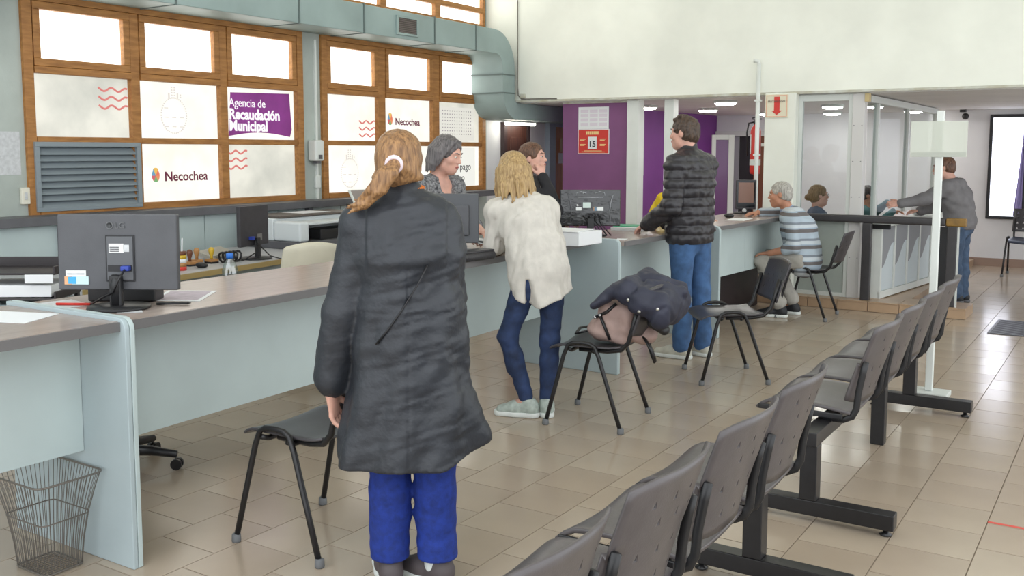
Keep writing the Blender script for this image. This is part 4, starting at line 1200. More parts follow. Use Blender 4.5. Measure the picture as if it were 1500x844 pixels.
# printer and till on the back desk's far end
pr = empty('printer', (-5.95, 6.45, 0.74), label='white multifunction printer with a dark tray on the back desk', cat='printer')
m_prn = mat('printer_white', (214, 220, 222), 0.45)
obj('base_unit', B(-6.35, -5.72, 5.72, 6.85, 0.74, 0.80), m_dgrey, pr, bevel=0.006)
obj('back_body', B(-6.38, -6.05, 5.75, 6.85, 0.80, 0.985), m_prn, pr, bevel=0.01)
obj('side_wall', B(-6.05, -5.74, 5.75, 5.86, 0.80, 0.965), m_prn, pr, bevel=0.02)
obj('side_wall', B(-6.05, -5.74, 6.70, 6.82, 0.80, 0.965), m_prn, pr, bevel=0.02)
obj('output_shelf', B(-6.05, -5.80, 5.86, 6.70, 0.93, 0.95), m_prn, pr, bevel=0.004)
obj('dark_tray', B(-6.03, -5.80, 6.05, 6.68, 0.80, 0.885), m_blackp, pr, bevel=0.004)
obj('top_tray', B(-6.4, -6.02, 5.8, 6.8, 0.99, 1.004), mat('tray_brown', (92, 84, 78), 0.5), pr)
tp = empty('tablet_display', (-6.1, 6.95, 0.99), label='white framed tablet display leaning behind the printer', cat='display')
Mt = Matrix.Rotation(R(-12), 3, 'Z') @ Matrix.Rotation(R(52), 3, 'Y')
obj('frame', MB().obox((-6.05, 6.90, 1.10), (0.11, 0.14, 0.01), Mt), m_white, tp, bevel=0.006)
obj('screen', MB().obox(Vector((-6.05, 6.90, 1.10)) + Mt @ Vector((0, 0, 0.011)), (0.095, 0.122, 0.001), Mt), mat('tablet_screen', (150, 140, 136), 0.3), tp)
obj('stand', MB().obox((-6.13, 6.90, 1.03), (0.08, 0.08, 0.03)), m_blackp, tp, bevel=0.006)
sheet('paper_sheet', [(-6.36, 6.15), (-6.10, 6.15), (-6.10, 6.5), (-6.36, 6.5)], 1.005, m_paper, 'white paper on top of the printer', 'paper')

# wire basket
wbk = empty('wire_basket', (-3.36, 2.035, 0), label='grey wire waste basket beside the counter divider', cat='basket')
m_wire = mat('wire_steel', (126, 120, 114), 0.4, metal=0.6)
def rrect(cx, cy, hw, hd, r, z, rot, n=5):
    out = []
    for (sx, sy, a0) in ((1, 1, 0), (-1, 1, 90), (-1, -1, 180), (1, -1, 270)):
        for i in range(n):
            a = R(a0 + 90 * i / (n - 1))
            x, y = sx * (hw - r) + r * math.cos(a), sy * (hd - r) + r * math.sin(a)
            out.append((cx + x * math.cos(rot) - y * math.sin(rot), cy + x * math.sin(rot) + y * math.cos(rot), z))
    return out
BX, BY, BR = -3.36, 2.035, 0.0
def ring(z):
    t = z / 0.36
    s = 0.078 + 0.054 * t - 0.010 * math.sin(t * math.pi)
    return s
for nm, z, rr in (('top_rim', 0.36, 0.0042), ('middle_ring', 0.205, 0.003), ('bottom_ring', 0.008, 0.003)):
    s = ring(z)
    obj(nm, MB().tube(rrect(BX, BY, s * 1.25, s, s * 0.28, z, BR), rr, 6, closed=True), m_wire, wbk, smooth=True)
NW = 60
def perim(z, t):
    s = ring(z)
    P_ = [Vector(p) for p in rrect(BX, BY, s * 1.25, s, s * 0.28, z, BR, 5)]
    n = len(P_)
    # same arc parameter on all rings
    Ls = [(P_[(i + 1) % n] - P_[i]).length for i in range(n)]
    tot = sum(Ls)
    d = t * tot
    for i in range(n):
        if d <= Ls[i]:
            return P_[i].lerp(P_[(i + 1) % n], d / max(1e-6, Ls[i]))
        d -= Ls[i]
    return P_[0]
for k in range(NW):
    pts = [perim(z, k / NW) for z in (0.008, 0.10, 0.205, 0.29, 0.36)]
    obj('wire', MB().tube(pts, 0.0013, 4), m_wire, wbk)
for k in range(11):
    s = ring(0.008)
    u = -1 + 2 * (k + 0.5) / 11
    obj('bottom_wire', MB().tube([(BX + u * s * 1.23, BY - s, 0.008), (BX + u * s * 1.23, BY + s, 0.008)], 0.0013, 4), m_wire, wbk)
    obj('bottom_wire', MB().tube([(BX - s * 1.25, BY + u * s, 0.01), (BX + s * 1.25, BY + u * s, 0.01)], 0.0013, 4), m_wire, wbk)

e = empty('document', (-3.50, 5.02, 0.985), R(30), label='white papers in the hands of the grey-haired clerk', cat='paper')
obj('sheet', MB().obox((0, 0, 0), (0.10, 0.07, 0.002), Matrix.Rotation(0.2, 3, 'Y')), m_paper, e, local=True)
obj('sheet', MB().obox((0.02, 0.02, 0.01), (0.09, 0.07, 0.002), Matrix.Rotation(0.12, 3, 'Y')), m_paper2, e, local=True)
# ------------------------------------------------------------------ people: smooth-blended volumes turned into one surface
class SDF:
    def __init__(s, k=0.03):
        s.p = []
        s.k = k
        s.cuts = []
        s.disp = None
    def cone(s, a, b, ra, rb, k=None, op='u', rib=None):
        a = np.array(a, np.float32); b = np.array(b, np.float32)
        r = max(ra, rb) + (rib[1] if rib else 0)
        def f(X, Y, Z):
            ba = b - a
            L2 = float(ba @ ba) + 1e-12
            px, py, pz = X - a[0], Y - a[1], Z - a[2]
            t = np.clip((px * ba[0] + py * ba[1] + pz * ba[2]) / L2, 0, 1)
            d = np.sqrt((px - t * ba[0]) ** 2 + (py - t * ba[1]) ** 2 + (pz - t * ba[2]) ** 2)
            rr = ra + (rb - ra) * t
            if rib:
                rr = rr + rib[1] * np.abs(np.sin(np.pi * t * rib[0])) ** 0.7
            return d - rr
        s.p.append((f, np.minimum(a, b) - r, np.maximum(a, b) + r, s.k if k is None else k, op))
        return s
    def chain(s, pts, rs, k=None, op='u'):
        for i in range(len(pts) - 1):
            s.cone(pts[i], pts[i + 1], rs[i], rs[i + 1], k, op)
        return s
    def econe(s, a, b, ra, rb, xd=(1, 0, 0), k=None, op='u', rib=None):
        a = np.array(a, np.float32); b = np.array(b, np.float32)
        ba = b - a
        L = float(np.linalg.norm(ba)) + 1e-9
        d = ba / L
        x = np.array(xd, np.float32); x = x - d * (x @ d); x /= np.linalg.norm(x)
        y = np.cross(d, x)
        r = max(ra + rb) + (rib[1] if rib else 0)
        def f(X, Y, Z):
            px, py, pz = X - a[0], Y - a[1], Z - a[2]
            h = px * d[0] + py * d[1] + pz * d[2]
            t = np.clip(h / L, 0, 1)
            u = px * x[0] + py * x[1] + pz * x[2]
            v = px * y[0] + py * y[1] + pz * y[2]
            e = h - t * L
            rx = ra[0] + (rb[0] - ra[0]) * t
            ry = ra[1] + (rb[1] - ra[1]) * t
            if rib:
                q = rib[1] * np.abs(np.sin(np.pi * t * rib[0])) ** 0.7
                rx = rx + q; ry = ry + q
            m = np.minimum(rx, ry)
            return (np.sqrt((u / rx) ** 2 + (v / ry) ** 2 + (e / m) ** 2) - 1) * m
        s.p.append((f, np.minimum(a, b) - r, np.maximum(a, b) + r, s.k if k is None else k, op))
        return s
    def ell(s, c, r, M=None, k=None, op='u'):
        c = np.array(c, np.float32); r = np.array(r, np.float32)
        M = np.eye(3, dtype=np.float32) if M is None else np.array(M, np.float32)
        R_ = float(r.max())
        def f(X, Y, Z):
            px, py, pz = X - c[0], Y - c[1], Z - c[2]
            q = [(px * M[0, i] + py * M[1, i] + pz * M[2, i]) for i in range(3)]
            k0 = np.sqrt((q[0] / r[0]) ** 2 + (q[1] / r[1]) ** 2 + (q[2] / r[2]) ** 2) + 1e-6
            k1 = np.sqrt((q[0] / r[0] ** 2) ** 2 + (q[1] / r[1] ** 2) ** 2 + (q[2] / r[2] ** 2) ** 2) + 1e-6
            return k0 * (k0 - 1) / k1
        s.p.append((f, c - R_, c + R_, s.k if k is None else k, op))
        return s
    def rbox(s, c, h, M=None, r=0.01, k=None, op='u'):
        c = np.array(c, np.float32); h = np.array(h, np.float32) - r
        M = np.eye(3, dtype=np.float32) if M is None else np.array(M, np.float32)
        R_ = float(np.linalg.norm(h)) + r
        def f(X, Y, Z):
            px, py, pz = X - c[0], Y - c[1], Z - c[2]
            q = [np.abs(px * M[0, i] + py * M[1, i] + pz * M[2, i]) - h[i] for i in range(3)]
            o = np.sqrt(np.maximum(q[0], 0) ** 2 + np.maximum(q[1], 0) ** 2 + np.maximum(q[2], 0) ** 2)
            return o + np.minimum(np.maximum(np.maximum(q[0], q[1]), q[2]), 0) - r
        s.p.append((f, c - R_, c + R_, s.k if k is None else k, op))
        return s
    def cut(s, p, n):
        """remove what lies beyond the plane through p with outward normal n"""
        n = np.array(n, np.float32); n /= np.linalg.norm(n)
        s.cuts.append((np.array(p, np.float32), n))
        return s
    def slice(s, p, n):
        """like cut, but only for what has been added so far"""
        n = np.array(n, np.float32); n /= np.linalg.norm(n); p = np.array(p, np.float32)
        f = lambda X, Y, Z: (X - p[0]) * n[0] + (Y - p[1]) * n[1] + (Z - p[2]) * n[2]
        s.p.append((f, np.full(3, -50.0), np.full(3, 50.0), 0, 'c'))
        return s
    def mesh(s, name, h):
        us = [q for q in s.p if q[4] == 'u']
        pad = 3 * h + 0.03
        lo = np.min([q[1] for q in us], axis=0) - pad
        hi = np.max([q[2] for q in us], axis=0) + pad
        n = np.ceil((hi - lo) / h).astype(int) + 1
        ax = [(lo[i] + h * np.arange(n[i])).astype(np.float32) for i in range(3)]
        V = np.full(n, 0.1, np.float32)
        for f, a, b, k, op in s.p:
            m = max(k, 0) + 3 * h
            i0 = np.maximum(np.floor((a - m - lo) / h).astype(int), 0)
            i1 = np.minimum(np.ceil((b + m - lo) / h).astype(int) + 1, n)
            if (i1 <= i0).any():
                continue
            sl = tuple(slice(i0[i], i1[i]) for i in range(3))
            X = ax[0][sl[0]][:, None, None]; Y = ax[1][sl[1]][None, :, None]; Z = ax[2][sl[2]][None, None, :]
            D = f(X, Y, Z)
            A = V[sl]
            if op == 'c':
                V[sl] = np.maximum(A, D)
            elif op == 'u':
                if k > 1e-5:
                    t = np.clip(0.5 + 0.5 * (A - D) / k, 0, 1)
                    V[sl] = A * (1 - t) + D * t - k * t * (1 - t)
                else:
                    V[sl] = np.minimum(A, D)
            else:
                kk = max(k, 1e-4)
                t = np.clip(0.5 - 0.5 * (A + D) / kk, 0, 1)
                V[sl] = A * (1 - t) - D * t + kk * t * (1 - t)
        X = ax[0][:, None, None]; Y = ax[1][None, :, None]; Z = ax[2][None, None, :]
        if s.disp is not None:
            V += s.disp(X, Y, Z)
        for p, nn in s.cuts:
            V = np.maximum(V, (X - p[0]) * nn[0] + (Y - p[1]) * nn[1] + (Z - p[2]) * nn[2])
        V[0] = V[-1] = 0.1; V[:, 0] = V[:, -1] = 0.1; V[:, :, 0] = V[:, :, -1] = 0.1
        S = V < 0
        c = np.zeros(tuple(n - 1), np.int8)
        for i in (0, 1):
            for j in (0, 1):
                for k in (0, 1):
                    c += S[i:n[0] - 1 + i, j:n[1] - 1 + j, k:n[2] - 1 + k]
        mixed = (c > 0) & (c < 8)
        idx = np.full(mixed.shape, -1, np.int32)
        ii, jj, kk = np.nonzero(mixed)
        idx[ii, jj, kk] = np.arange(len(ii))
        acc = np.zeros((len(ii), 3)); cnt = np.zeros(len(ii))
        for axis in range(3):
            o1, o2 = [q for q in range(3) if q != axis]
            for a in (0, 1):
                for b in (0, 1):
                    off = [0, 0, 0]; off[o1] = a; off[o2] = b
                    off2 = list(off); off2[axis] = 1
                    va = V[ii + off[0], jj + off[1], kk + off[2]]
                    vb = V[ii + off2[0], jj + off2[1], kk + off2[2]]
                    cr = (va < 0) != (vb < 0)
                    t = np.where(cr, va / np.where(cr, va - vb, 1), 0)
                    for q in range(3):
                        acc[:, q] += np.where(cr, (t if q == axis else off[q]), 0)
                    cnt += cr
        P = np.stack([ii, jj, kk], 1) + acc / cnt[:, None]
        P = lo + h * P
        F = []
        for axis in range(3):
            sa = [slice(1, -1)] * 3; sb = [slice(1, -1)] * 3
            sa[axis] = slice(0, -1); sb[axis] = slice(1, None)
            e = S[tuple(sa)] != S[tuple(sb)]
            q = np.stack(np.nonzero(e), 1)
            o1, o2 = (axis + 1) % 3, (axis + 2) % 3
            base = q.copy()
            for d in range(3):
                if d != axis:
                    base[:, d] += 1
            ins = S[base[:, 0], base[:, 1], base[:, 2]]
            quad = []
            for (a, b) in ((-1, -1), (0, -1), (0, 0), (-1, 0)):
                cc = base.copy(); cc[:, o1] += a; cc[:, o2] += b
                quad.append(idx[cc[:, 0], cc[:, 1], cc[:, 2]])
            quad = np.stack(quad, 1)
            quad[~ins] = quad[~ins][:, ::-1]
            F.append(quad)
        F = np.concatenate(F)
        F = F[(F >= 0).all(1)]
        me = bpy.data.meshes.new(name)
        me.vertices.add(len(P)); me.vertices.foreach_set('co', P.astype(np.float32).ravel())
        me.loops.add(F.size); me.loops.foreach_set('vertex_index', F.astype(np.int32).ravel())
        me.polygons.add(len(F))
        me.polygons.foreach_set('loop_start', np.arange(0, F.size, 4, dtype=np.int32))
        me.polygons.foreach_set('loop_total', np.full(len(F), 4, np.int32))
        me.polygons.foreach_set('use_smooth', np.ones(len(F), bool))
        me.update(calc_edges=True)
        me.validate()
        return me

def wrinkles(amp, freq, seed, stretch=(1, 1, 1)):
    rs = np.random.RandomState(seed)
    D = rs.normal(size=(6, 3)); D /= np.linalg.norm(D, axis=1)[:, None]
    D *= np.array(stretch)
    ph = rs.uniform(0, 6.28, 6)
    def f(X, Y, Z):
        o = 0
        for i in range(3):
            a = D[2 * i] * freq * (1 + 0.45 * i); b = D[2 * i + 1] * freq * 0.6
            w = np.sin(X * b[0] + Y * b[1] + Z * b[2] + ph[2 * i])
            o = o + np.sin(X * a[0] + Y * a[1] + Z * a[2] + ph[2 * i + 1] + 1.8 * w) / (1 + 0.5 * i)
        return (amp * o).astype(np.float32)
    return f

V3 = lambda *a: np.array(a, float)
def unit(v):
    v = np.array(v, float)
    return v / np.linalg.norm(v)
def rotm(yaw=0, pitch=0, roll=0):
    return np.array(Matrix.Rotation(R(yaw), 3, 'Z') @ Matrix.Rotation(R(pitch), 3, 'X') @ Matrix.Rotation(R(roll), 3, 'Y'))
def rot_about(v, ax, a):
    ax = unit(ax); v = np.array(v, float)
    return v * math.cos(a) + np.cross(ax, v) * math.sin(a) + ax * (ax @ v) * (1 - math.cos(a))

def sdf_hand(S, w, d, n, right, curl=0.35, s=1.0, spread=0.1):
    w = np.array(w, float); d = unit(d); n = np.array(n, float); n = unit(n - d * (n @ d))
    th = np.cross(d, n) if right else np.cross(n, d)
    S.econe(w, w + d * 0.078 * s, (0.026 * s, 0.019 * s), (0.039 * s, 0.014 * s), th, k=0.012)
    L = (0.070, 0.078, 0.073, 0.058)
    for i in range(4):
        o = th * (0.030 - 0.0205 * i) * s
        p = w + d * (0.084 - 0.004 * abs(i - 1.3)) * s + o
        dd = unit(d + th * spread * (1.2 - i) * 0.35)
        ax = np.cross(dd, n)
        for q, fr in enumerate((0.45, 0.31, 0.24)):
            dd = rot_about(dd, ax, curl * (0.7, 1.0, 0.8)[q])
            e = p + dd * L[i] * fr * s
            S.cone(p, e, (0.0098 - 0.0009 * q) * s, (0.0092 - 0.0009 * q) * s, k=0.004)
            p = e
    p = w + d * 0.024 * s + th * 0.026 * s
    dd = unit(d * 0.72 + th * 0.62 + n * 0.35)
    for q, ln in enumerate((0.036, 0.03, 0.024)):
        e = p + dd * ln * s
        S.cone(p, e, (0.0125 - 0.0012 * q) * s, (0.0115 - 0.0012 * q) * s, k=0.007)
        p = e
        dd = unit(dd + d * 0.25 + n * 0.12 - th * 0.12)

def sdf_head(S, c, M, neck, s=1.0, nose=1.0, jaw=1.0, rneck=0.052):
    c = np.array(c, float)
    T = lambda x, y, z: c + M @ (V3(x, y, z) * s)
    r = lambda *a: tuple(v * s for v in a)
    S.ell(T(0, -0.012, 0.030), r(0.074, 0.094, 0.084), M, k=0.02)
    S.ell(T(0, 0.030, -0.030), r(0.060 * jaw, 0.064, 0.082), M, k=0.03)
    S.ell(T(0, 0.062, -0.088), r(0.026 * jaw, 0.024, 0.022), M, k=0.03)
    S.econe(T(-0.048, 0.02, -0.07), T(0, 0.066, -0.09), r(0.016, 0.02), r(0.016, 0.02), k=0.03)
    S.econe(T(0.048, 0.02, -0.07), T(0, 0.066, -0.09), r(0.016, 0.02), r(0.016, 0.02), k=0.03)
    for sx in (-1, 1):
        S.cone(T(0.012 * sx, 0.084, 0.030), T(0.046 * sx, 0.070, 0.028), 0.011 * s, 0.009 * s, k=0.014)      # brow
        S.ell(T(0.044 * sx, 0.060, -0.022), r(0.02, 0.022, 0.018), M, k=0.02)                                # cheek
        S.ell(T(0.031 * sx, 0.100, 0.008), r(0.017, 0.013, 0.010), M, k=0.012, op='s')                       # socket
        S.ell(T(0.076 * sx, -0.008, -0.004), r(0.010, 0.020, 0.031), M, k=0.006)                             # ear
        S.ell(T(0.086 * sx, -0.004, 0.002), r(0.006, 0.010, 0.018), M, k=0.004, op='s')
        S.ell(T(0.010 * sx, 0.097, -0.029), r(0.0075, 0.009, 0.0065), M, k=0.006)                              # nostril wing
    S.cone(T(0, 0.088, 0.016), T(0, 0.095 + 0.015 * nose, -0.023), 0.0068 * s, 0.0092 * s, k=0.014)
    S.ell(T(0, 0.089, -0.056), r(0.023, 0.013, 0.012), M, k=0.012)
    nb = np.array(neck, float)
    S.cone(T(0, -0.022, -0.055), nb, rneck * s, (rneck + 0.006) * s, k=0.03)
    return T

BASE = dict(pel=(0, 0, 0.93), wai=(0, 0, 1.08), che=(0, 0, 1.26), nec=(0, -0.015, 1.42), head=(0, 0.025, 1.585),
            shL=(-0.175, -0.01, 1.385), shR=(0.175, -0.01, 1.385), elL=(-0.225, -0.02, 1.11), elR=(0.225, -0.02, 1.11),
            wrL=(-0.235, 0.04, 0.87), wrR=(0.235, 0.04, 0.87), hiL=(-0.09, 0, 0.90), hiR=(0.09, 0, 0.90),
            knL=(-0.095, 0.01, 0.49), knR=(0.095, 0.01, 0.49), anL=(-0.095, -0.02, 0.085), anR=(0.095, -0.02, 0.085))

def trunk(S, J, e, w=1.0, d=1.0, xd=(1, 0, 0), k=0.05, top=True):
    S.econe(J['pel'], J['wai'], (0.158 * w + e, 0.108 * d + e), (0.138 * w + e, 0.098 * d + e), xd, k)
    S.econe(J['wai'], J['che'], (0.138 * w + e, 0.098 * d + e), (0.158 * w + e, 0.108 * d + e), xd, k)
    if top:
        u = J['che'] + (J['nec'] - J['che']) * 0.62
        S.econe(J['che'], u, (0.158 * w + e, 0.108 * d + e), (0.118 * w + e, 0.075 * d + e), xd, k)
        for q in ('shL', 'shR'):
            S.cone(J['nec'] + (J[q] - J['nec']) * 0.25 - (J['nec'] - J['che']) * 0.14, J[q], 0.048 + e, 0.054 + e, k)
def arm(S, J, q, e, k=0.03, end=1.0, s=1.0, rib=None, rib2=None):
    w = J['el' + q] + (J['wr' + q] - J['el' + q]) * end
    S.cone(J['sh' + q], J['el' + q], 0.052 * s + e, 0.041 * s + e, k, rib=rib)
    S.cone(J['el' + q], w, 0.041 * s + e, (0.041 + (0.028 - 0.041) * end) * s + e, k, rib=rib2)
def leg(S, J, q, e, k=0.04, s=1.0, ea=None, end=1.0):
    ea = e if ea is None else ea
    a = J['kn' + q] + (J['an' + q] - J['kn' + q]) * end
    S.cone(J['hi' + q], J['kn' + q], 0.084 * s + e, 0.056 * s + e, k)
    S.cone(J['kn' + q], a, 0.056 * s + e, 0.040 * s + ea, k)
    m = J['kn' + q] * 0.68 + J['an' + q] * 0.32
    S.cone(m + V3(0, -0.012, 0), m + V3(0, -0.01, -0.06), 0.05 * s + e, 0.045 * s + e, k)

def shoe(par, an, toe, m_up, m_sole, L=0.25, zg=0.0, name='shoe', h=0.006, w=1.0, tilt=0.0, high=0.0):
    """an: ankle, toe: horizontal direction of the foot"""
    t = unit((toe[0], toe[1], 0)); x = V3(t[1], -t[0], 0)
    an = np.array(an, float)
    H = V3(an[0], an[1], zg) - t * 0.035
    up = V3(0, 0, 1)
    def pt(f, z):
        b_ = H + t * f
        zz = z + tilt * f
        return V3(b_[0], b_[1], zg + zz)
    S = SDF(0.025)
    S.econe(pt(0.0, 0.052), pt(L * 0.45, 0.048), (0.037 * w, 0.045), (0.041 * w, 0.042), x)
    S.econe(pt(L * 0.45, 0.045), pt(L * 0.80, 0.034), (0.043 * w, 0.042), (0.042 * w, 0.028), x)
    S.cone(pt(0.015, 0.06), pt(0.03, 0.10 + high), 0.040, 0.041)
    nz = V3(-t[0] * tilt, -t[1] * tilt, 1)
    S.cut(pt(0, 0.018), -nz)
    S.cut(pt(0, 0.112 + high), nz)
    u = obj(name, S.mesh(name, h), m_up, par, local=True)
    S = SDF(0.02)
    S.econe(pt(0.0, 0.02), pt(L * 0.45, 0.02), (0.043 * w, 0.05), (0.043 * w, 0.05), x)
    S.econe(pt(L * 0.45, 0.02), pt(L * 0.80, 0.02), (0.046 * w, 0.05), (0.045 * w, 0.05), x)
    S.cut(pt(0, 0.0), -nz)
    S.cut(pt(0, 0.030), nz)
    obj('sole', S.mesh('sole', h), m_sole, u, local=True)
    S = SDF(0.01)
    for q in range(3):
        c = pt(L * (0.40 + 0.09 * q), 0.083 - 0.012 * q)
        S.cone(c - x * 0.022, c + x * 0.022, 0.005, 0.005)
    obj('laces', S.mesh('laces', 0.005), m_paper2 if m_up is not m_paper2 else m_white, u, local=True)
    return u

m_iris = mat('eye_dark', (40, 30, 26), 0.2)
m_eyew = mat('eye_white', (222, 216, 208), 0.3)
def face_bits(par, T, M, s, m_brow, m_lip):
    for sx in (-1, 1):
        S = SDF(0.002); S.ell(T(0.031 * sx, 0.084, 0.007), (0.0115 * s, 0.009 * s, 0.0058 * s), M)
        e = obj('eye', S.mesh('eye', 0.0028), m_eyew, par, local=True)
        S = SDF(0.002); S.ell(T(0.031 * sx, 0.0915, 0.0065), (0.0056 * s, 0.003 * s, 0.0052 * s), M)
        obj('iris', S.mesh('iris', 0.0018), m_iris, e, local=True)
        S = SDF(0.004); S.cone(T(0.014 * sx, 0.097, 0.030), T(0.034 * sx, 0.090, 0.035), 0.004 * s, 0.0035 * s); S.cone(T(0.034 * sx, 0.090, 0.035), T(0.048 * sx, 0.078, 0.030), 0.0035 * s, 0.002 * s)
        obj('eyebrow', S.mesh('eyebrow', 0.0028), m_brow, par, local=True)
    S = SDF(0.003)
    S.cone(T(-0.018, 0.095, -0.057), T(0.0, 0.1035, -0.053), 0.0035 * s, 0.005 * s); S.cone(T(0.018, 0.095, -0.057), T(0, 0.1035, -0.053), 0.0035 * s, 0.005 * s)
    S.cone(T(-0.013, 0.096, -0.062), T(0.013, 0.096, -0.062), 0.005 * s, 0.005 * s)
    obj('lips', S.mesh('lips', 0.0028), m_lip, par, local=True)

def skin(name, rgb):
    m = mat(name, rgb, 0.5, var=0.05, vscale=18)
    b = m.node_tree.nodes['Principled BSDF']
    b.inputs['Subsurface Weight'].default_value = 0.12
    b.inputs['Subsurface Radius'].default_value = (0.01, 0.004, 0.002)
    return m
sk_a = skin('skin_fair', (208, 166, 146))
sk_b = skin('skin_rosy', (212, 164, 146))
sk_c = skin('skin_tan', (184, 132, 106))
m_lip = mat('lip_rose', (172, 96, 88), 0.45)
def hairmat(name, c1, c2, scale=(70, 70, 5), rough=0.45):
    return mat(name, c1, rough, rgb2=c2, vscale=1.6, stretch=scale, bump=0.6, bscale=2.2, detail=6)
h_brown = hairmat('hair_chestnut', (110, 78, 50), (172, 130, 86))
h_blond = hairmat('hair_blond', (136, 106, 68), (196, 166, 116))
h_grey = hairmat('hair_grey', (70, 66, 68), (128, 122, 122))
h_dark = hairmat('hair_dark', (50, 40, 34), (92, 72, 58))
h_white = hairmat('hair_silver', (130, 126, 120), (196, 192, 184))
h_brunet = hairmat('hair_brunette', (70, 46, 34), (120, 84, 62))

def joints(s=1.0, **kw):
    J = {k: V3(*v) * s for k, v in BASE.items()}
    for k, v in kw.items():
        J[k] = V3(*v)
    return J

def scalp(S, T, M, s, grow=0.010, k=0.02, face=True, neckcut=-0.055):
    S.ell(T(0, -0.014, 0.032), tuple((v + grow) * s for v in (0.074, 0.094, 0.084)), M, k=k)
    S.ell(T(0, -0.040, -0.010), tuple((v + grow) * s for v in (0.068, 0.066, 0.070)), M, k=k)
    if face:
        S.ell(T(0, 0.125, -0.040), (0.090 * s, 0.088 * s, 0.125 * s), M, k=0.012, op='s')
        for sx in (-1, 1):
            S.ell(T(0.095 * sx, 0.010, -0.035), (0.034 * s, 0.038 * s, 0.055 * s), M, k=0.008, op='s')
    S.slice(T(0, -0.03, neckcut), M @ V3(0, 0.35, -1))
# ---- woman in the long black coat -------------------------------------------------
jeans_v = mat('jeans_vivid_blue', (24, 50, 132), 0.8, var=0.12, vscale=40, bump=0.15, bscale=300)
jeans_d = mat('jeans_dark_blue', (38, 54, 88), 0.8, var=0.2, vscale=14, bump=0.15, bscale=300)
jeans_m = mat('jeans_mid_blue', (62, 94, 136), 0.8, var=0.16, vscale=12, bump=0.15, bscale=300)
m_coat = mat('coat_black_nylon', (45, 48, 54), 0.5, var=0.06, vscale=9, bump=0.55, bscale=26)

p = empty('person', (-2.15, 2.65, 0), R(37), 'person seen from behind in a long black coat and bright blue trousers', 'person')
J = joints(0.955, shL=(-0.135, 0.0, 1.295), shR=(0.112, 0.0, 1.29), elL=(-0.212, 0.0, 0.99), wrL=(-0.262, 0.03, 0.70),
           elR=(0.148, 0.08, 1.03), wrR=(0.13, 0.25, 1.02), nec=(0.0, -0.01, 1.355), head=(-0.012, 0.025, 1.503), pel=(0.02, 0, 0.90), wai=(0.015, 0, 1.03), che=(0.008, 0, 1.20),
           hiL=(-0.07, 0, 0.86), hiR=(0.11, 0, 0.86), knL=(-0.055, 0.0, 0.46), knR=(0.105, -0.005, 0.46), anL=(-0.058, -0.01, 0.08), anR=(0.11, -0.02, 0.085))
Mh = rotm(-6, -4, 0)
S = SDF(0.03)
T = sdf_head(S, J['head'], Mh, J['nec'], 0.94)
trunk(S, J, -0.012)
for q in 'LR':
    arm(S, J, q, -0.004); leg(S, J, q, -0.012)
sdf_hand(S, J['wrL'] + V3(0, 0.0, -0.01), (0.16, 0.22, -1), (0.85, -0.35, 0.1), False, 0.45, 0.95)
sdf_hand(S, J['wrR'], (-0.3, 1, 0), (-0.2, 0, -1), True, 0.4, 0.95)
for q, t in (('L', (-0.02, 0.11, -0.045)), ('R', (-0.08, 0.075, -0.045))):
    S.cone(J['an' + q], J['an' + q] + V3(*t), 0.033, 0.024)
obj('body', S.mesh('body', 0.0068), sk_b, p, local=True)
face_bits(p, T, Mh, 0.94, h_brown, m_lip)
# coat
S = SDF(0.045)
trunk(S, J, 0.030, 1.0, 1.05)
S.econe(V3(0.02, 0, 0.98), V3(0.018, -0.01, 0.42), (0.172, 0.135), (0.272, 0.190), (1, 0, 0), 0.06)
S.cone(V3(0.18, -0.06, 0.66), V3(0.245, -0.05, 0.55), 0.06, 0.05, 0.06)
arm(S, J, 'L', 0.026, 0.018, 0.86); arm(S, J, 'R', 0.026, 0.03, 1.0)
S.cone(J['elL'], J['wrL'] + V3(0, 0, 0.05), 0.064, 0.060, 0.015)
S.econe(J['nec'] + V3(0, 0.0, -0.03), J['nec'] + V3(0, 0.012, 0.028), (0.078, 0.074), (0.074, 0.070), (1, 0, 0), 0.02)
S.cut((0.0, 0, 0.452), (0, -0.06, -1))
S.cut((0.11, 0, 0.452), (0.42, 0, -1))
_w1 = wrinkles(0.0035, 30, 3, (1, 1, 1.4)); _w2 = wrinkles(0.0028, 62, 11, (0.7, 0.7, 1.6))
def coat_disp(X, Y, Z):
    th = np.arctan2(X - 0.02, -Y + 0.02)
    fold = np.clip((1.0 - Z) / 0.55, 0, 1)
    d = _w1(X, Y, Z) + _w2(X, Y, Z) * (0.6 + 0.4 * np.sin(X * 9 + 1))
    d = d + fold * 0.012 * np.sin(th * 8 + 1.4 * np.sin(Z * 7) + 0.6)
    back = (Y < 0.03)
    yk = 1 / (1 + np.exp(-(Z - (1.165 + 0.10 * np.clip(np.abs(X - 0.02) - 0.10, 0, 1))) / 0.004))
    d = d - np.where(back & (np.abs(X - 0.015) < 0.135), 0.009 * yk, 0)
    d = d + np.where(back, 0.005 * np.exp(-((X - 0.02) / 0.005) ** 2) * (Z < 1.16), 0)                    # back seam
    d = d + 0.004 * np.exp(-((Z - 1.0) / 0.005) ** 2) * (np.abs(X - 0.02) < 0.16)
    return d.astype(np.float32)
S.disp = coat_disp
co = obj('coat', S.mesh('coat', 0.0075), m_coat, p, local=True)
S = SDF(0.02)
S.econe(J['nec'] + V3(0.004, 0.01, 0.03), J['nec'] + V3(0.008, 0.02, 0.062), (0.068, 0.068), (0.068, 0.066), (1, 0, 0))
S.cut(J['nec'] + V3(0, 0, 0.072), (0.0, -0.1, 1))
obj('scarf', S.mesh('scarf', 0.007), mat('scarf_orange', (206, 112, 40), 0.8), p, local=True, label='orange scarf edge above the collar')
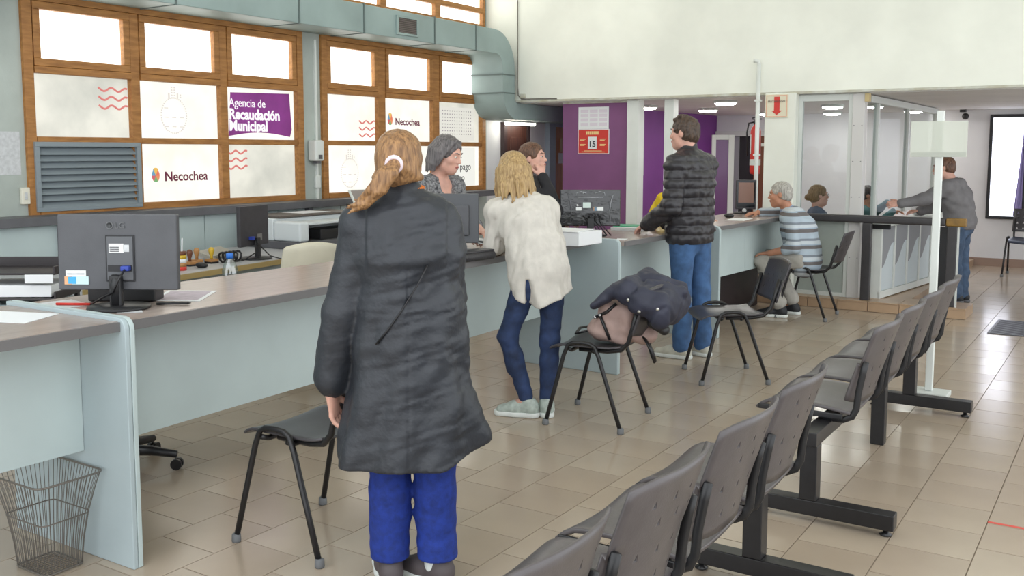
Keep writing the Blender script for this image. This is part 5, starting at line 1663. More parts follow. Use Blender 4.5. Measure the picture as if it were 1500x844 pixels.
pts = [(0.085, -0.152, 1.17), (0.05, -0.158, 1.10), (0.0, -0.156, 1.02), (-0.05, -0.150, 0.95), (-0.09, -0.135, 0.90)]
obj('bag_strap', MB().tube(pts, 0.007, 6, ry=0.003), m_black, p, smooth=True, local=True)
# trousers, shoes
S = SDF(0.04)
for q in 'LR':
    leg(S, J, q, 0.012, 0.03, 1.06, 0.03, 0.92)
S.cone(J['hiL'], J['hiR'], 0.10, 0.10)
for q, z in (('R', 0.105), ('L', 0.10)):
    S.cut((0, 0, 0.10), (0, 0, -1))
_w = wrinkles(0.0022, 34, 21, (0.8, 0.8, 1.3))
S.disp = lambda X, Y, Z: _w(X, Y, Z) * np.clip((0.55 - Z) * 2.2, 0.35, 1)
obj('trousers', S.mesh('trousers', 0.0075), jeans_v, p, local=True)
m_sh1 = mat('sneaker_taupe', (84, 76, 78), 0.6)
shoe(p, J['anR'], (-0.55, 0.5), m_sh1, m_white, 0.24)
shoe(p, J['anL'], (-0.2, 1), m_sh1, m_white, 0.24)
S = SDF(0.02); S.cone(J['anR'] + V3(0, -0.0, 0.02), J['anR'] + V3(0, 0, -0.01), 0.044, 0.046)
obj('sock', S.mesh('sock', 0.006), mat('sock_white', (220, 226, 224), 0.8), p, local=True)
# hair with pony tail
S = SDF(0.02)
scalp(S, T, Mh, 0.94, 0.014, neckcut=-0.075)
for q in range(-4, 5):
    a = q * 0.33
    S.cone(T(0.085 * math.sin(a), -0.02 - 0.07 * math.cos(a), -0.05), T(0.01 * q / 4, -0.118, -0.005), 0.014, 0.016, 0.016)
_h = wrinkles(0.0016, 150, 5, (1, 1, 0.35))
S.disp = _h
ha = obj('hair', S.mesh('hair', 0.006), h_brown, p, local=True)
S = SDF(0.012)
rs = np.random.RandomState(4)
base = [T(0, -0.122, -0.005), T(-0.02, -0.155, -0.045), T(-0.055, -0.165, -0.10), T(-0.10, -0.155, -0.145), T(-0.155, -0.145, -0.165)]
for q in range(16):
    o = rs.normal(size=3) * 0.008
    pts = [base[i] + o * (0.5, 1.2, 1.3, 1.1, 1.0)[i] + rs.normal(size=3) * 0.004 for i in range(5)]
    pts[4] = pts[4] + rs.normal(size=3) * 0.009
    S.chain(pts, (0.013, 0.014, 0.012, 0.008, 0.003), 0.006)
obj('pony_tail', S.mesh('pony_tail', 0.0045), h_brown, ha, local=True)
obj('hair_tie', MB().tube([T(0.026 * math.cos(a * 0.52), -0.130 - 0.008 * math.sin(a * 0.52), -0.008 + 0.026 * math.sin(a * 0.52)) for a in range(12)], 0.008, 8, closed=True),
    mat('tie_pink_white', (232, 214, 220), 0.8), ha, smooth=True, local=True)
rg = J['wrL'] + V3(0.012, 0.025, -0.105)
obj('finger_ring', MB().tube([rg + V3(0.011 * math.cos(a * 0.7), 0.011 * math.sin(a * 0.7), 0.002 * math.sin(a)) for a in range(9)], 0.0025, 6, closed=True), mat('silver', (220, 220, 224), 0.2, metal=1.0), p, smooth=True, local=True)

# ---- woman in the cream cardigan --------------------------------------------------
p = empty('person', (-2.86, 4.85, 0), R(45), 'person in a long cream cardigan and dark jeans leaning on the counter', 'person')
J = joints(0.95, pel=(-0.055, 0.0, 0.86), wai=(-0.07, 0.035, 0.985), che=(-0.105, 0.10, 1.13), nec=(-0.145, 0.165, 1.27), head=(-0.165, 0.22, 1.425),
           shL=(-0.272, 0.16, 1.20), shR=(0.005, 0.10, 1.215), elL=(-0.285, 0.19, 0.99), elR=(0.085, 0.16, 1.0), wrL=(-0.20, 0.40, 0.965), wrR=(-0.02, 0.38, 0.965),
           hiL=(-0.12, 0.0, 0.83), hiR=(0.03, 0.0, 0.83), knL=(-0.235, 0.03, 0.475), knR=(0.008, -0.01, 0.45), anL=(-0.125, 0.0, 0.10), anR=(-0.005, 0.0, 0.085))
Mh = rotm(10, -16, 0)
S = SDF(0.03)
T = sdf_head(S, J['head'], Mh, J['nec'], 0.95)
xd = (1, -0.15, 0)
trunk(S, J, -0.012, 0.95, 1, xd)
for q in 'LR':
    arm(S, J, q, -0.006); leg(S, J, q, -0.010, s=0.92)
sdf_hand(S, J['wrL'], (0.4, 1, -0.05), (0, 0, -1), False, 0.3, 0.92)
sdf_hand(S, J['wrR'], (-0.5, 1, -0.05), (0, 0, -1), True, 0.3, 0.92)
for q, t in (('L', (-0.09, 0.05, -0.055)), ('R', (0.02, 0.11, -0.045))):
    S.cone(J['an' + q], J['an' + q] + V3(*t), 0.032, 0.026)
obj('body', S.mesh('body', 0.0075), sk_b, p, local=True)
face_bits(p, T, Mh, 0.95, h_blond, m_lip)
m_card = mat('cardigan_cream', (204, 199, 190), 0.85, var=0.03, vscale=20, bump=0.25, bscale=220)
S = SDF(0.045)
trunk(S, J, 0.018, 0.95, 1.05, xd)
S.econe(J['wai'], J['pel'] + V3(0.02, -0.02, -0.22), (0.150, 0.115), (0.190, 0.140), xd, 0.05)
for q in 'LR':
    arm(S, J, q, 0.012, 0.03)
S.cut(J['pel'] + V3(-0.02, 0, -0.18), (-0.30, 0.25, -1))
S.cut(J['pel'] + V3(-0.02, 0, -0.18), (0.38, 0.1, -1))
_wa = wrinkles(0.003, 30, 31, (1.2, 1.2, 1.0)); _wb = wrinkles(0.002, 70, 32, (1.6, 1.6, 0.5))
def card_disp(X, Y, Z):
    th = np.arctan2(X + 0.06, -Y)
    d = _wa(X, Y, Z) + _wb(X, Y, Z) + 0.007 * np.clip((0.98 - Z) * 3, 0, 1) * np.sin(th * 7 + 2 * np.sin(Z * 9))
    slit = np.exp(-((X + 0.145 + (Z - 0.8) * 0.1) / (0.004 + 0.10 * np.clip(0.84 - Z, 0, 1))) ** 2) * (Z < 0.82) * (Y < -0.03) * (X < 0.0)
    return (d + 0.06 * slit).astype(np.float32)
S.disp = card_disp
obj('cardigan', S.mesh('cardigan', 0.0075), m_card, p, local=True)
S = SDF(0.03)
for q in 'LR':
    leg(S, J, q, 0.004, 0.03, 0.92, 0.008, 0.93)
S.econe(J['pel'], J['pel'] + V3(0.005, -0.01, -0.08), (0.155, 0.11), (0.145, 0.11), xd)
_wc = wrinkles(0.0016, 44, 41, (0.8, 0.8, 1.3))
S.disp = _wc
obj('jeans', S.mesh('jeans', 0.0075), jeans_d, p, local=True)
m_sng = mat('sneaker_grey_green', (170, 180, 172), 0.6, var=0.08, vscale=40)
shoe(p, J['anL'], (-0.75, 0.4), m_sng, m_white, 0.24)
shoe(p, J['anR'], (0.2, 0.9), m_sng, m_white, 0.24)
S = SDF(0.02)
scalp(S, T, Mh, 0.95, 0.014, neckcut=-0.07)
rs = np.random.RandomState(8)
for q in range(46):
    a = R(-128 + 256 * q / 45.0) + rs.normal() * 0.03
    r0 = 0.088
    top = T(0.045 * math.sin(a), -0.02 - 0.05 * math.cos(a), 0.095)
    mid = T((r0 + 0.008) * math.sin(a), -0.015 - 0.102 * math.cos(a), 0.0 + rs.normal() * 0.008)
    lowr = 0.098 + rs.normal() * 0.008
    lw = T(lowr * 1.05 * math.sin(a), -0.02 - lowr * 1.08 * math.cos(a), -0.10 + rs.normal() * 0.012)
    z = -0.20 + rs.normal() * 0.022 + 0.02 * abs(math.sin(a))
    tip = T((lowr + 0.015) * math.sin(a + rs.normal() * 0.12), -0.02 - lowr * math.cos(a), z)
    S.chain([top, mid, lw, tip], (0.012, 0.017, 0.016, 0.006), 0.007)
S.disp = wrinkles(0.0014, 160, 9, (1, 1, 0.3))
obj('hair', S.mesh('hair', 0.0058), h_blond, p, local=True)

# ---- man in the puffer jacket -----------------------------------------------------
p = empty('person', (-2.85, 6.84, 0), R(80), 'person in a black quilted puffer jacket and blue jeans standing at the counter', 'person')
J = joints(1.06, head=(-0.005, 0.015, 1.682), nec=(0.01, -0.025, 1.505), che=(0.01, -0.03, 1.32), wai=(0.015, -0.03, 1.12), pel=(0.02, -0.03, 0.96),
           shL=(-0.19, -0.045, 1.44), shR=(0.205, -0.04, 1.44), elL=(-0.25, -0.045, 1.15), wrL=(-0.20, 0.19, 1.01), elR=(0.25, 0.02, 1.15), wrR=(0.14, 0.25, 1.0),
           hiL=(-0.08, -0.03, 0.93), hiR=(0.12, -0.04, 0.93), knL=(-0.07, -0.025, 0.50), knR=(0.125, -0.07, 0.50), anL=(-0.07, -0.04, 0.09), anR=(0.12, -0.10, 0.09))
Mh = rotm(8, -3, 0)
S = SDF(0.03)
T = sdf_head(S, J['head'], Mh, J['nec'], 1.02, 1.1, 1.05, 0.058)
trunk(S, J, -0.01)
for q in 'LR':
    arm(S, J, q, -0.002); leg(S, J, q, -0.01)
sdf_hand(S, J['wrL'], (0.05, 1, -0.42), (0.2, -0.3, -1), False, 0.45, 1.05)
sdf_hand(S, J['wrR'], (-0.3, 1, -0.3), (-0.2, -0.3, -1), True, 0.45, 1.05)
for q in 'LR':
    S.cone(J['an' + q], J['an' + q] + V3(0, 0.13, -0.05), 0.036, 0.03)
obj('body', S.mesh('body', 0.0078), sk_b, p, local=True)
face_bits(p, T, Mh, 1.02, h_dark, m_lip)
m_puff = mat('puffer_black', (46, 44, 48), 0.38, var=0.06, vscale=20, bump=0.25, bscale=50)
S = SDF(0.03)
lo_ = V3(0.02, -0.03, 0.87); hi_ = J['che'] + V3(0, 0, 0.10)
S.econe(lo_, hi_, (0.186, 0.148), (0.178, 0.135), (1, 0, 0), 0.03)
trunk(S, J, 0.040, 1.05, 1.1)
arm(S, J, 'L', 0.030, 0.02); arm(S, J, 'R', 0.030, 0.02)
S.econe(J['nec'] + V3(0, 0.0, -0.03), J['nec'] + V3(0, 0.012, 0.06), (0.080, 0.078), (0.072, 0.072), (1, 0, 0), 0.02)
S.cut((0, 0, 0.868), (0.03, 0, -1))
_wp = wrinkles(0.0028, 60, 51)
eL, wL, sL = J['elL'], J['wrL'], J['shL']
dF = unit(wL - eL)
def puff_disp(X, Y, Z):
    tor = 0.013 * (np.abs(np.sin(np.pi * (Z - 0.868) / 0.068)) ** 0.6 - 0.55)
    fa = ((X - eL[0]) * dF[0] + (Y - eL[1]) * dF[1] + (Z - eL[2]) * dF[2])
    fore = 0.010 * (np.abs(np.sin(np.pi * fa / 0.06)) ** 0.6 - 0.5)
    m = np.clip((Y - 0.10) * 20, 0, 1)
    d = -(tor * (1 - m) + fore * m) * (Z < 1.52)
    return (d + _wp(X, Y, Z)).astype(np.float32)
S.disp = puff_disp
ja = obj('puffer_jacket', S.mesh('puffer_jacket', 0.0075), m_puff, p, local=True)
obj('chest_mark', MB().obox((-0.246, 0.015, 1.375), (0.003, 0.012, 0.006), Matrix.Rotation(0.4, 3, 'X')), m_paper2, ja, local=True)
S = SDF(0.04)
for q in 'LR':
    leg(S, J, q, 0.012, 0.03, 1.06, 0.026, 0.98)
S.econe(J['pel'], J['pel'] + V3(0, 0, -0.06), (0.172, 0.13), (0.165, 0.13))
_wj = wrinkles(0.0032, 40, 61, (0.8, 0.8, 1.3))
S.disp = lambda X, Y, Z: _wj(X, Y, Z) * np.clip((0.8 - Z) * 2, 0.4, 1)
S.cut((0, 0, 0.045), (0, 0, -1))
obj('jeans', S.mesh('jeans', 0.0078), jeans_m, p, local=True)
m_snw = mat('sneaker_offwhite', (196, 194, 180), 0.6, var=0.05, vscale=30)
shoe(p, J['anL'], (-0.15, 1), m_snw, m_white, 0.29, w=1.1)
shoe(p, J['anR'], (0.1, 1), m_snw, m_white, 0.29, w=1.1)
S = SDF(0.02)
scalp(S, T, Mh, 1.02, 0.010, neckcut=-0.06)
for q in range(9):
    S.cone(T(-0.05 + 0.0125 * q, 0.055, 0.098), T(-0.05 + 0.0125 * q, 0.0, 0.124), 0.010, 0.012, 0.01)
S.disp = wrinkles(0.0024, 150, 62)
obj('hair', S.mesh('hair', 0.0062), h_dark, p, local=True)

# ---- elderly man, seated ----------------------------------------------------------
p = empty('person', (-2.70, 9.1, 0), R(92), 'seated elderly person with silver hair in a striped grey blue shirt', 'person')
J = joints(1.0, pel=(0.03, -0.10, 0.545), wai=(0.03, -0.085, 0.665), che=(0.02, -0.03, 0.83), nec=(0.0, 0.06, 0.985), head=(-0.05, 0.125, 1.148),
           shL=(-0.155, -0.01, 0.935), shR=(0.18, 0.03, 0.95), elL=(-0.20, -0.055, 0.67), wrL=(-0.185, 0.17, 0.605), elR=(0.16, 0.18, 0.965), wrR=(0.02, 0.345, 0.965),
           hiL=(-0.07, -0.08, 0.54), hiR=(0.13, -0.08, 0.54), knL=(-0.13, 0.26, 0.53), knR=(0.13, 0.26, 0.53), anL=(-0.13, 0.08, 0.115), anR=(0.11, 0.02, 0.125))
Mh = rotm(8, -6, 0)
S = SDF(0.03)
T = sdf_head(S, J['head'], Mh, J['nec'], 0.98, 1.15, 1.05)
trunk(S, J, -0.01, 1.0, 1.1)
for q in 'LR':
    arm(S, J, q, 0.0); leg(S, J, q, -0.012)
sdf_hand(S, J['wrL'], (0.2, 1, -0.1), (0.1, 0, -1), False, 0.3)
sdf_hand(S, J['wrR'], (-0.7, 1, -0.12), (0, 0.1, -1), True, 0.35)
for q in 'LR':
    S.cone(J['an' + q], J['an' + q] + V3(0, 0.12, -0.06), 0.034, 0.028)
obj('body', S.mesh('body', 0.0078), sk_c, p, local=True)
face_bits(p, T, Mh, 0.98, h_white, m_lip)
m_str = bpy.data.materials.new('striped_knit'); m_str.use_nodes = True
nt = m_str.node_tree; b_ = nt.nodes['Principled BSDF']; b_.inputs['Roughness'].default_value = 0.85
tc = nt.nodes.new('ShaderNodeTexCoord'); sp = nt.nodes.new('ShaderNodeSeparateXYZ'); nt.links.new(tc.outputs['Object'], sp.inputs[0])
ma = nt.nodes.new('ShaderNodeMath'); ma.operation = 'MULTIPLY'; ma.inputs[1].default_value = 1 / 0.15; nt.links.new(sp.outputs['Z'], ma.inputs[0])
fr = nt.nodes.new('ShaderNodeMath'); fr.operation = 'FRACT'; nt.links.new(ma.outputs[0], fr.inputs[0])
cr = nt.nodes.new('ShaderNodeValToRGB'); cr.color_ramp.interpolation = 'CONSTANT'
els = [(0.0, (176, 190, 202)), (0.36, (108, 104, 104)), (0.58, (160, 176, 192)), (0.66, (196, 204, 210)), (0.86, (128, 136, 146))]
cr.color_ramp.elements[0].position = 0; cr.color_ramp.elements[0].color = lin(els[0][1])
cr.color_ramp.elements[1].position = els[1][0]; cr.color_ramp.elements[1].color = lin(els[1][1])
for pos, c_ in els[2:]:
    e_ = cr.color_ramp.elements.new(pos); e_.color = lin(c_)
nt.links.new(fr.outputs[0], cr.inputs['Fac']); nt.links.new(cr.outputs['Color'], b_.inputs['Base Color'])
S = SDF(0.04)
trunk(S, J, 0.020, 1.05, 1.25)
S.econe(J['wai'] + V3(0, 0.03, 0), J['pel'] + V3(0, 0.02, -0.02), (0.16, 0.15), (0.175, 0.15), (1, 0, 0), 0.04)
S.cone(J['shL'], J['elL'], 0.072, 0.060, 0.02); S.cone(J['elL'], J['elL'] * 0.7 + J['wrL'] * 0.3, 0.060, 0.054, 0.02)
arm(S, J, 'R', 0.016, 0.02, 0.85)
S.disp = wrinkles(0.0035, 36, 71)
sh_ = obj('shirt', S.mesh('shirt', 0.0078), m_str, p, local=True)
S = SDF(0.012); S.econe(J['nec'] + V3(0, 0.0, -0.015), J['nec'] + V3(-0.008, 0.012, 0.03), (0.070, 0.068), (0.064, 0.064), (1, 0, 0))
S.cut(J['nec'] + V3(-0.008, 0.02, 0.045), (-0.1, 0.35, 1))
obj('collar', S.mesh('collar', 0.007), mat('collar_blue', (150, 168, 196), 0.8), sh_, local=True)
m_tr = mat('trousers_grey', (168, 164, 156), 0.85, var=0.05, vscale=14, bump=0.2, bscale=200)
S = SDF(0.04)
for q in 'LR':
    leg(S, J, q, 0.014, 0.03, 1.06, 0.026, 0.95)
S.econe(J['pel'] + V3(0, 0.02, -0.0), J['pel'] + V3(0, 0.05, -0.005), (0.175, 0.085), (0.165, 0.08))
S.disp = wrinkles(0.004, 40, 72)
obj('trousers', S.mesh('trousers', 0.0078), m_tr, p, local=True)
m_shb = mat('sneaker_black', (34, 36, 40), 0.6)
shoe(p, J['anL'], (-0.1, 1), m_shb, m_white, 0.28, tilt=0.0)
shoe(p, J['anR'], (0.1, 1), m_shb, m_white, 0.28, zg=0.0)
S = SDF(0.02)
scalp(S, T, Mh, 0.98, 0.008, neckcut=-0.05)
S.disp = wrinkles(0.0018, 150, 73)
obj('hair', S.mesh('hair', 0.0065), h_white, p, local=True)

# ---- generic behind-the-counter people --------------------------------------------
def clerk(label, loc, rz, J, head, top_mat, hair_mat, skin_mat, leg_mat, hs=0.95, hairfn=None, hands=(), te=0.016, h=0.0082, seed=1, sleeves=1.0, seated=False, glasses=False, shoes=None, jaw=1.0, print_=None, trunk_d=1.05, scoop=False):
    p = empty('person', loc, R(rz), label, 'person')
    Mh = rotm(*head)
    S = SDF(0.03)
    T = sdf_head(S, J['head'], Mh, J['nec'], hs, 1.0, jaw)
    trunk(S, J, -0.01)
    for q in 'LR':
        arm(S, J, q, -0.004); leg(S, J, q, -0.01)
    for q, d, n, cu in hands:
        sdf_hand(S, J['wr' + q], d, n, q == 'R', cu, 0.95)
    fd = {}
    for q in 'LR':
        S.cone(J['an' + q], J['an' + q] + V3(0, 0.12, -0.05), 0.034, 0.028)
    obj('body', S.mesh('body', h), skin_mat, p, local=True)
    face_bits(p, T, Mh, hs, hair_mat, m_lip)
    S = SDF(0.04)
    trunk(S, J, te, 1.0, trunk_d)
    S.slice(J['nec'] + V3(0, 0.05, 0.01), (0, 0.75, 1))
    if scoop:
        S.ell(J['nec'] + V3(0, 0.085, -0.04), (0.075, 0.075, 0.075), None, 0.01, 's')
    for q in 'LR':
        arm(S, J, q, te - 0.004, 0.025, sleeves)
    if 'front' in J:
        S.ell(J['front'], (0.13, 0.07, 0.08), None, 0.05)
    S.disp = wrinkles(0.003, 38, seed)
    tp_ = obj('top', S.mesh('top', h), top_mat, p, local=True)
    S = SDF(0.04)
    for q in 'LR':
        leg(S, J, q, 0.01, 0.03, 1.0, 0.02, 0.95)
    S.econe(J['pel'] + V3(0, 0, -0.01), J['pel'] + V3(0, 0, -0.05), (0.16, 0.115), (0.155, 0.115))
    S.disp = wrinkles(0.003, 40, seed + 1)
    obj('trousers', S.mesh('trousers', h), leg_mat, p, local=True)
    for q in 'LR':
        shoe(p, J['an' + q], (0, 1), *(shoes or (m_shb, m_blackp)), 0.25)
    S = SDF(0.02)
    hairfn(S, T, Mh, hs)
    obj('hair', S.mesh('hair', 0.0062), hair_mat, p, local=True)
    if glasses:
        g = obj('glasses', MB().tube([T(-0.031 + 0.021 * math.cos(a * 0.52), 0.104, 0.006 + 0.017 * math.sin(a * 0.52)) for a in range(12)], 0.002, 6, closed=True), m_black, p, smooth=True, local=True)
        obj('rim', MB().tube([T(0.031 + 0.021 * math.cos(a * 0.52), 0.104, 0.006 + 0.017 * math.sin(a * 0.52)) for a in range(12)], 0.002, 6, closed=True), m_black, g, smooth=True, local=True)
        for sx in (-1, 1):
            obj('temple', MB().tube([T(0.052 * sx, 0.102, 0.01), T(0.078 * sx, 0.06, 0.012), T(0.084 * sx, -0.01, 0.01)], 0.002, 6), m_black, g, smooth=True, local=True)
        obj('bridge', MB().tube([T(-0.01, 0.106, 0.01), T(0.01, 0.106, 0.01)], 0.002, 6), m_black, g, smooth=True, local=True)
    return p, T, Mh

def hair_short_f(S, T, M, s):
    """chin-length layered hair with a side parting, forehead open"""
    scalp(S, T, M, s, 0.013, neckcut=-0.10)
    rs = np.random.RandomState(12)
    for q in range(34):
        a = R(-100 + 200 * q / 33.0)
        S.chain([T(0.04 * math.sin(a), -0.02 - 0.045 * math.cos(a), 0.106), T(0.090 * math.sin(a), -0.018 - 0.104 * math.cos(a), 0.015),
                 T(0.093 * math.sin(a), -0.028 - 0.092 * math.cos(a), -0.07), T(0.088 * math.sin(a), -0.03 - 0.085 * math.cos(a), -0.115 + rs.normal() * 0.012)], (0.012, 0.015, 0.011, 0.004), 0.007)
    for sx in (-1, 1):
        for q in range(6):
            S.chain([T(0.018 - 0.004 * sx, 0.050 - 0.013 * q, 0.114), T(0.018 + 0.040 * sx, 0.062 - 0.013 * q, 0.098), T(0.078 * sx, 0.040 - 0.012 * q, 0.045),
                     T(0.087 * sx, 0.018 - 0.010 * q, -0.02), T(0.083 * sx, 0.006 - 0.010 * q, -0.075)], (0.008, 0.010, 0.010, 0.008, 0.003), 0.007)
    S.disp = wrinkles(0.0012, 170, 14, (1, 1, 0.3))
def hair_bun(S, T, M, s):
    scalp(S, T, M, s, 0.011, neckcut=-0.07)
    S.ell(T(0, -0.125, -0.02), (0.035, 0.032, 0.035), None, 0.02)
    S.disp = wrinkles(0.0014, 150, 15)
def hair_crop(S, T, M, s):
    scalp(S, T, M, s, 0.010, neckcut=-0.055)
    S.disp = wrinkles(0.002, 150, 16)

m_print = mat('top_black_white_print', (60, 60, 64), 0.85, rgb2=(150, 150, 152), vscale=70, detail=2)
m_blktop = mat('top_black', (36, 35, 38), 0.85, var=0.1, vscale=20)
m_yeltop = mat('top_yellow', (224, 190, 32), 0.8, var=0.04, vscale=14)
m_slate = mat('jacket_slate_blue', (92, 102, 122), 0.85, var=0.05, vscale=14)
m_teal = mat('top_teal', (62, 98, 100), 0.85, var=0.06, vscale=14)
m_dktr = mat('trousers_dark', (44, 46, 58), 0.85)
m_rdtr = mat('trousers_red', (150, 40, 50), 0.85)

J = joints(0.98, head=(-0.055, 0.105, 1.525), nec=(-0.06, 0.025, 1.365), che=(-0.06, 0.01, 1.20), wai=(-0.06, 0, 1.05), pel=(-0.06, -0.02, 0.91), shL=(-0.225, 0.02, 1.315), shR=(0.105, 0.02, 1.315),
           elL=(-0.25, 0.14, 1.08), wrL=(-0.10, 0.36, 1.03), elR=(0.14, 0.12, 1.06), wrR=(0.02, 0.32, 1.0), hiL=(-0.15, -0.02, 0.88), hiR=(0.03, -0.02, 0.88), knL=(-0.15, 0.0, 0.48), knR=(0.03, 0, 0.48), anL=(-0.15, -0.02, 0.09), anR=(0.03, -0.02, 0.09))
clerk('person with grey hair in a black and white print top behind the counter monitor', (-3.95, 5.15, 0), -95, J, (12, -17, 0), m_print, h_grey, sk_b, m_dktr, 1.0, hair_short_f,
      (('L', (0.5, 1, -0.1), (0.1, 0, -1), 0.4), ('R', (0.1, 1, -0.1), (0, 0, -1), 0.4)), seed=81, sleeves=0.55, scoop=True)
J = joints(0.96, head=(-0.03, 0.085, 1.495), nec=(-0.02, 0.0, 1.345), shL=(-0.19, 0.02, 1.30), shR=(0.14, 0.05, 1.30), elR=(0.07, 0.30, 1.12), wrR=(0.05, 0.185, 1.355), elL=(-0.22, 0.1, 1.05), wrL=(-0.1, 0.3, 1.02))
clerk('person with tied brown hair in a black top holding a hand to the cheek', (-3.9, 6.2, 0), -75, J, (-5, 4, 0), m_blktop, h_brunet, sk_b, m_rdtr, 0.96, hair_bun,
      (('R', (-0.15, -0.25, 1), (-0.6, -0.6, 0.1), 0.7), ('L', (0.3, 1, 0), (0, 0, -1), 0.4)), seed=91, shoes=(m_paper, m_white))
J = joints(0.95, head=(-0.12, 0.36, 1.29), nec=(-0.10, 0.21, 1.18), che=(-0.07, 0.08, 1.04), wai=(-0.05, 0.02, 0.90), pel=(-0.05, -0.03, 0.76), shL=(-0.25, 0.13, 1.14), shR=(0.055, 0.11, 1.14), elL=(-0.28, 0.22, 0.97), wrL=(-0.15, 0.42, 0.97), elR=(0.07, 0.20, 0.985), wrR=(-0.02, 0.40, 0.965),
           hiL=(-0.14, 0, 0.74), hiR=(0.04, 0, 0.74), knL=(-0.14, 0.12, 0.45), knR=(0.04, 0.12, 0.45), anL=(-0.14, 0, 0.09), anR=(0.04, 0, 0.09))
clerk('person in a bright yellow top behind the counter, hidden by the puffer jacket', (-3.67, 8.12, -0.03), -90, J, (0, -30, 0), m_yeltop, h_dark, sk_a, m_dktr, 0.95, hair_short_f,
      (('L', (0.3, 1, 0), (0, 0, -1), 0.4), ('R', (-0.3, 1, 0), (0, 0, -1), 0.4)), seed=101)
SE = dict(pel=(0, -0.02, 0.44), wai=(0, -0.01, 0.56), che=(0, 0.01, 0.72), hiL=(-0.09, 0, 0.43), hiR=(0.09, 0, 0.43), knL=(-0.1, 0.38, 0.46), knR=(0.1, 0.38, 0.46), anL=(-0.1, 0.34, 0.09), anR=(0.1, 0.34, 0.09))
J = joints(0.95, **SE); 
J.update(nec=V3(0, 0.0, 0.86), head=V3(0, 0.015, 1.015), shL=V3(-0.16, 0, 0.82), shR=V3(0.16, 0, 0.82), elL=V3(-0.22, 0.1, 0.62), elR=V3(0.22, 0.1, 0.62), wrL=V3(-0.15, 0.3, 0.72), wrR=V3(0.15, 0.3, 0.72))
clerk('person with glasses and tied light brown hair seated behind the booth front glass', (-2.95, 10.75, 0.055), -68, J, (10, 0, 0), m_slate, hairmat('hair_light_brown', (110, 86, 60), (160, 132, 98)), sk_b, m_dktr, 0.95, hair_bun,
      (('L', (0.4, 1, 0), (0, 0, -1), 0.4), ('R', (-0.4, 1, 0), (0, 0, -1), 0.4)), seed=111, glasses=True, h=0.009)
J = joints(0.95, **SE)
J.update(nec=V3(0, 0.06, 0.86), head=V3(-0.02, 0.085, 1.02), shL=V3(-0.17, 0.05, 0.82), shR=V3(0.17, 0.05, 0.82), elL=V3(-0.24, 0.18, 0.80), elR=V3(0.22, 0.18, 0.66), wrL=V3(-0.06, 0.30, 0.93), wrR=V3(0.12, 0.36, 0.84))
clerk('person with short dark hair in a teal top seated behind the booth side glass', (-2.83, 12.2, 0.0), -75, J, (0, -8, 0), m_teal, hairmat('hair_black', (30, 26, 26), (62, 52, 48)), sk_c, m_dktr, 0.96, hair_crop,
      (('L', (0.6, 1, 0), (0.3, -0.5, -0.6), 0.5), ('R', (-0.3, 1, 0), (0, 0, -1), 0.4)), seed=121, h=0.009)

# ---- man in the grey hoodie at the booth counter ----------------------------------
p = empty('person', (-1.55, 10.85, 0), R(85), 'person in a grey hoodie leaning over the booth counter beside the railing end', 'person')
J = joints(1.0, head=(-0.095, 0.13, 1.385), nec=(-0.06, 0.06, 1.235), che=(-0.03, 0.02, 1.08), wai=(0.0, -0.01, 0.95), pel=(0.02, -0.03, 0.83), shL=(-0.20, 0.06, 1.185), shR=(0.11, 0.08, 1.185),
           elL=(-0.275, 0.26, 1.07), wrL=(-0.355, 0.46, 1.015), elR=(0.10, 0.22, 0.98), wrR=(0.0, 0.36, 0.93), hiL=(-0.07, -0.02, 0.80), hiR=(0.11, -0.02, 0.80), knL=(-0.05, 0.0, 0.44), knR=(0.10, -0.03, 0.44), anL=(-0.05, -0.03, 0.085), anR=(0.09, -0.06, 0.085))
Mh = rotm(8, -8, 0)
S = SDF(0.03)
T = sdf_head(S, J['head'], Mh, J['nec'], 0.98, 1.0, 1.05, 0.056)
trunk(S, J, -0.01)
for q in 'LR':
    arm(S, J, q, 0); leg(S, J, q, -0.01, s=0.95)
sdf_hand(S, J['wrL'], (-0.45, 0.85, 0.02), (0.7, 0.3, -0.5), False, 0.5)
sdf_hand(S, J['wrR'], (-0.2, 1, 0), (-0.2, 0, -1), True, 0.5)
for q in 'LR':
    S.cone(J['an' + q], J['an' + q] + V3(0, 0.12, -0.05), 0.034, 0.028)
obj('body', S.mesh('body', 0.0085), sk_b, p, local=True)
face_bits(p, T, Mh, 0.98, h_brunet, m_lip)
m_hood = mat('hoodie_grey', (118, 116, 118), 0.85, var=0.05, vscale=16, bump=0.15, bscale=200)
S = SDF(0.04)
trunk(S, J, 0.030, 1.0, 1.1)
arm(S, J, 'L', 0.022, 0.025); arm(S, J, 'R', 0.022, 0.025)
S.cut((0, 0, 0.76), (0, 0, -1))
S.disp = wrinkles(0.004, 36, 131)
hd = obj('hoodie', S.mesh('hoodie', 0.0085), m_hood, p, local=True)
S = SDF(0.03)
for a in range(-5, 6):
    t = a * 0.33
    S.ell(J['nec'] + V3(0.085 * math.sin(t), -0.075 * math.cos(t) + 0.0, -0.005), (0.038, 0.042, 0.042), None, 0.03)
S.ell(J['nec'] + V3(0.0, -0.11, -0.055), (0.085, 0.045, 0.075), None, 0.04)
S.disp = wrinkles(0.003, 50, 132)
obj('hood', S.mesh('hood', 0.0085), m_hood, hd, local=True)
S = SDF(0.04)
for q in 'LR':
    leg(S, J, q, 0.012, 0.03, 0.98, 0.026, 0.97)
S.econe(J['pel'], J['pel'] + V3(0, 0, -0.05), (0.165, 0.12), (0.155, 0.12))
S.disp = wrinkles(0.004, 42, 133)
obj('jeans', S.mesh('jeans', 0.0085), mat('jeans_grey_blue', (66, 84, 108), 0.85, var=0.15, vscale=14), p, local=True)
shoe(p, J['anL'], (-0.1, 1), m_shb, m_dgrey, 0.28)
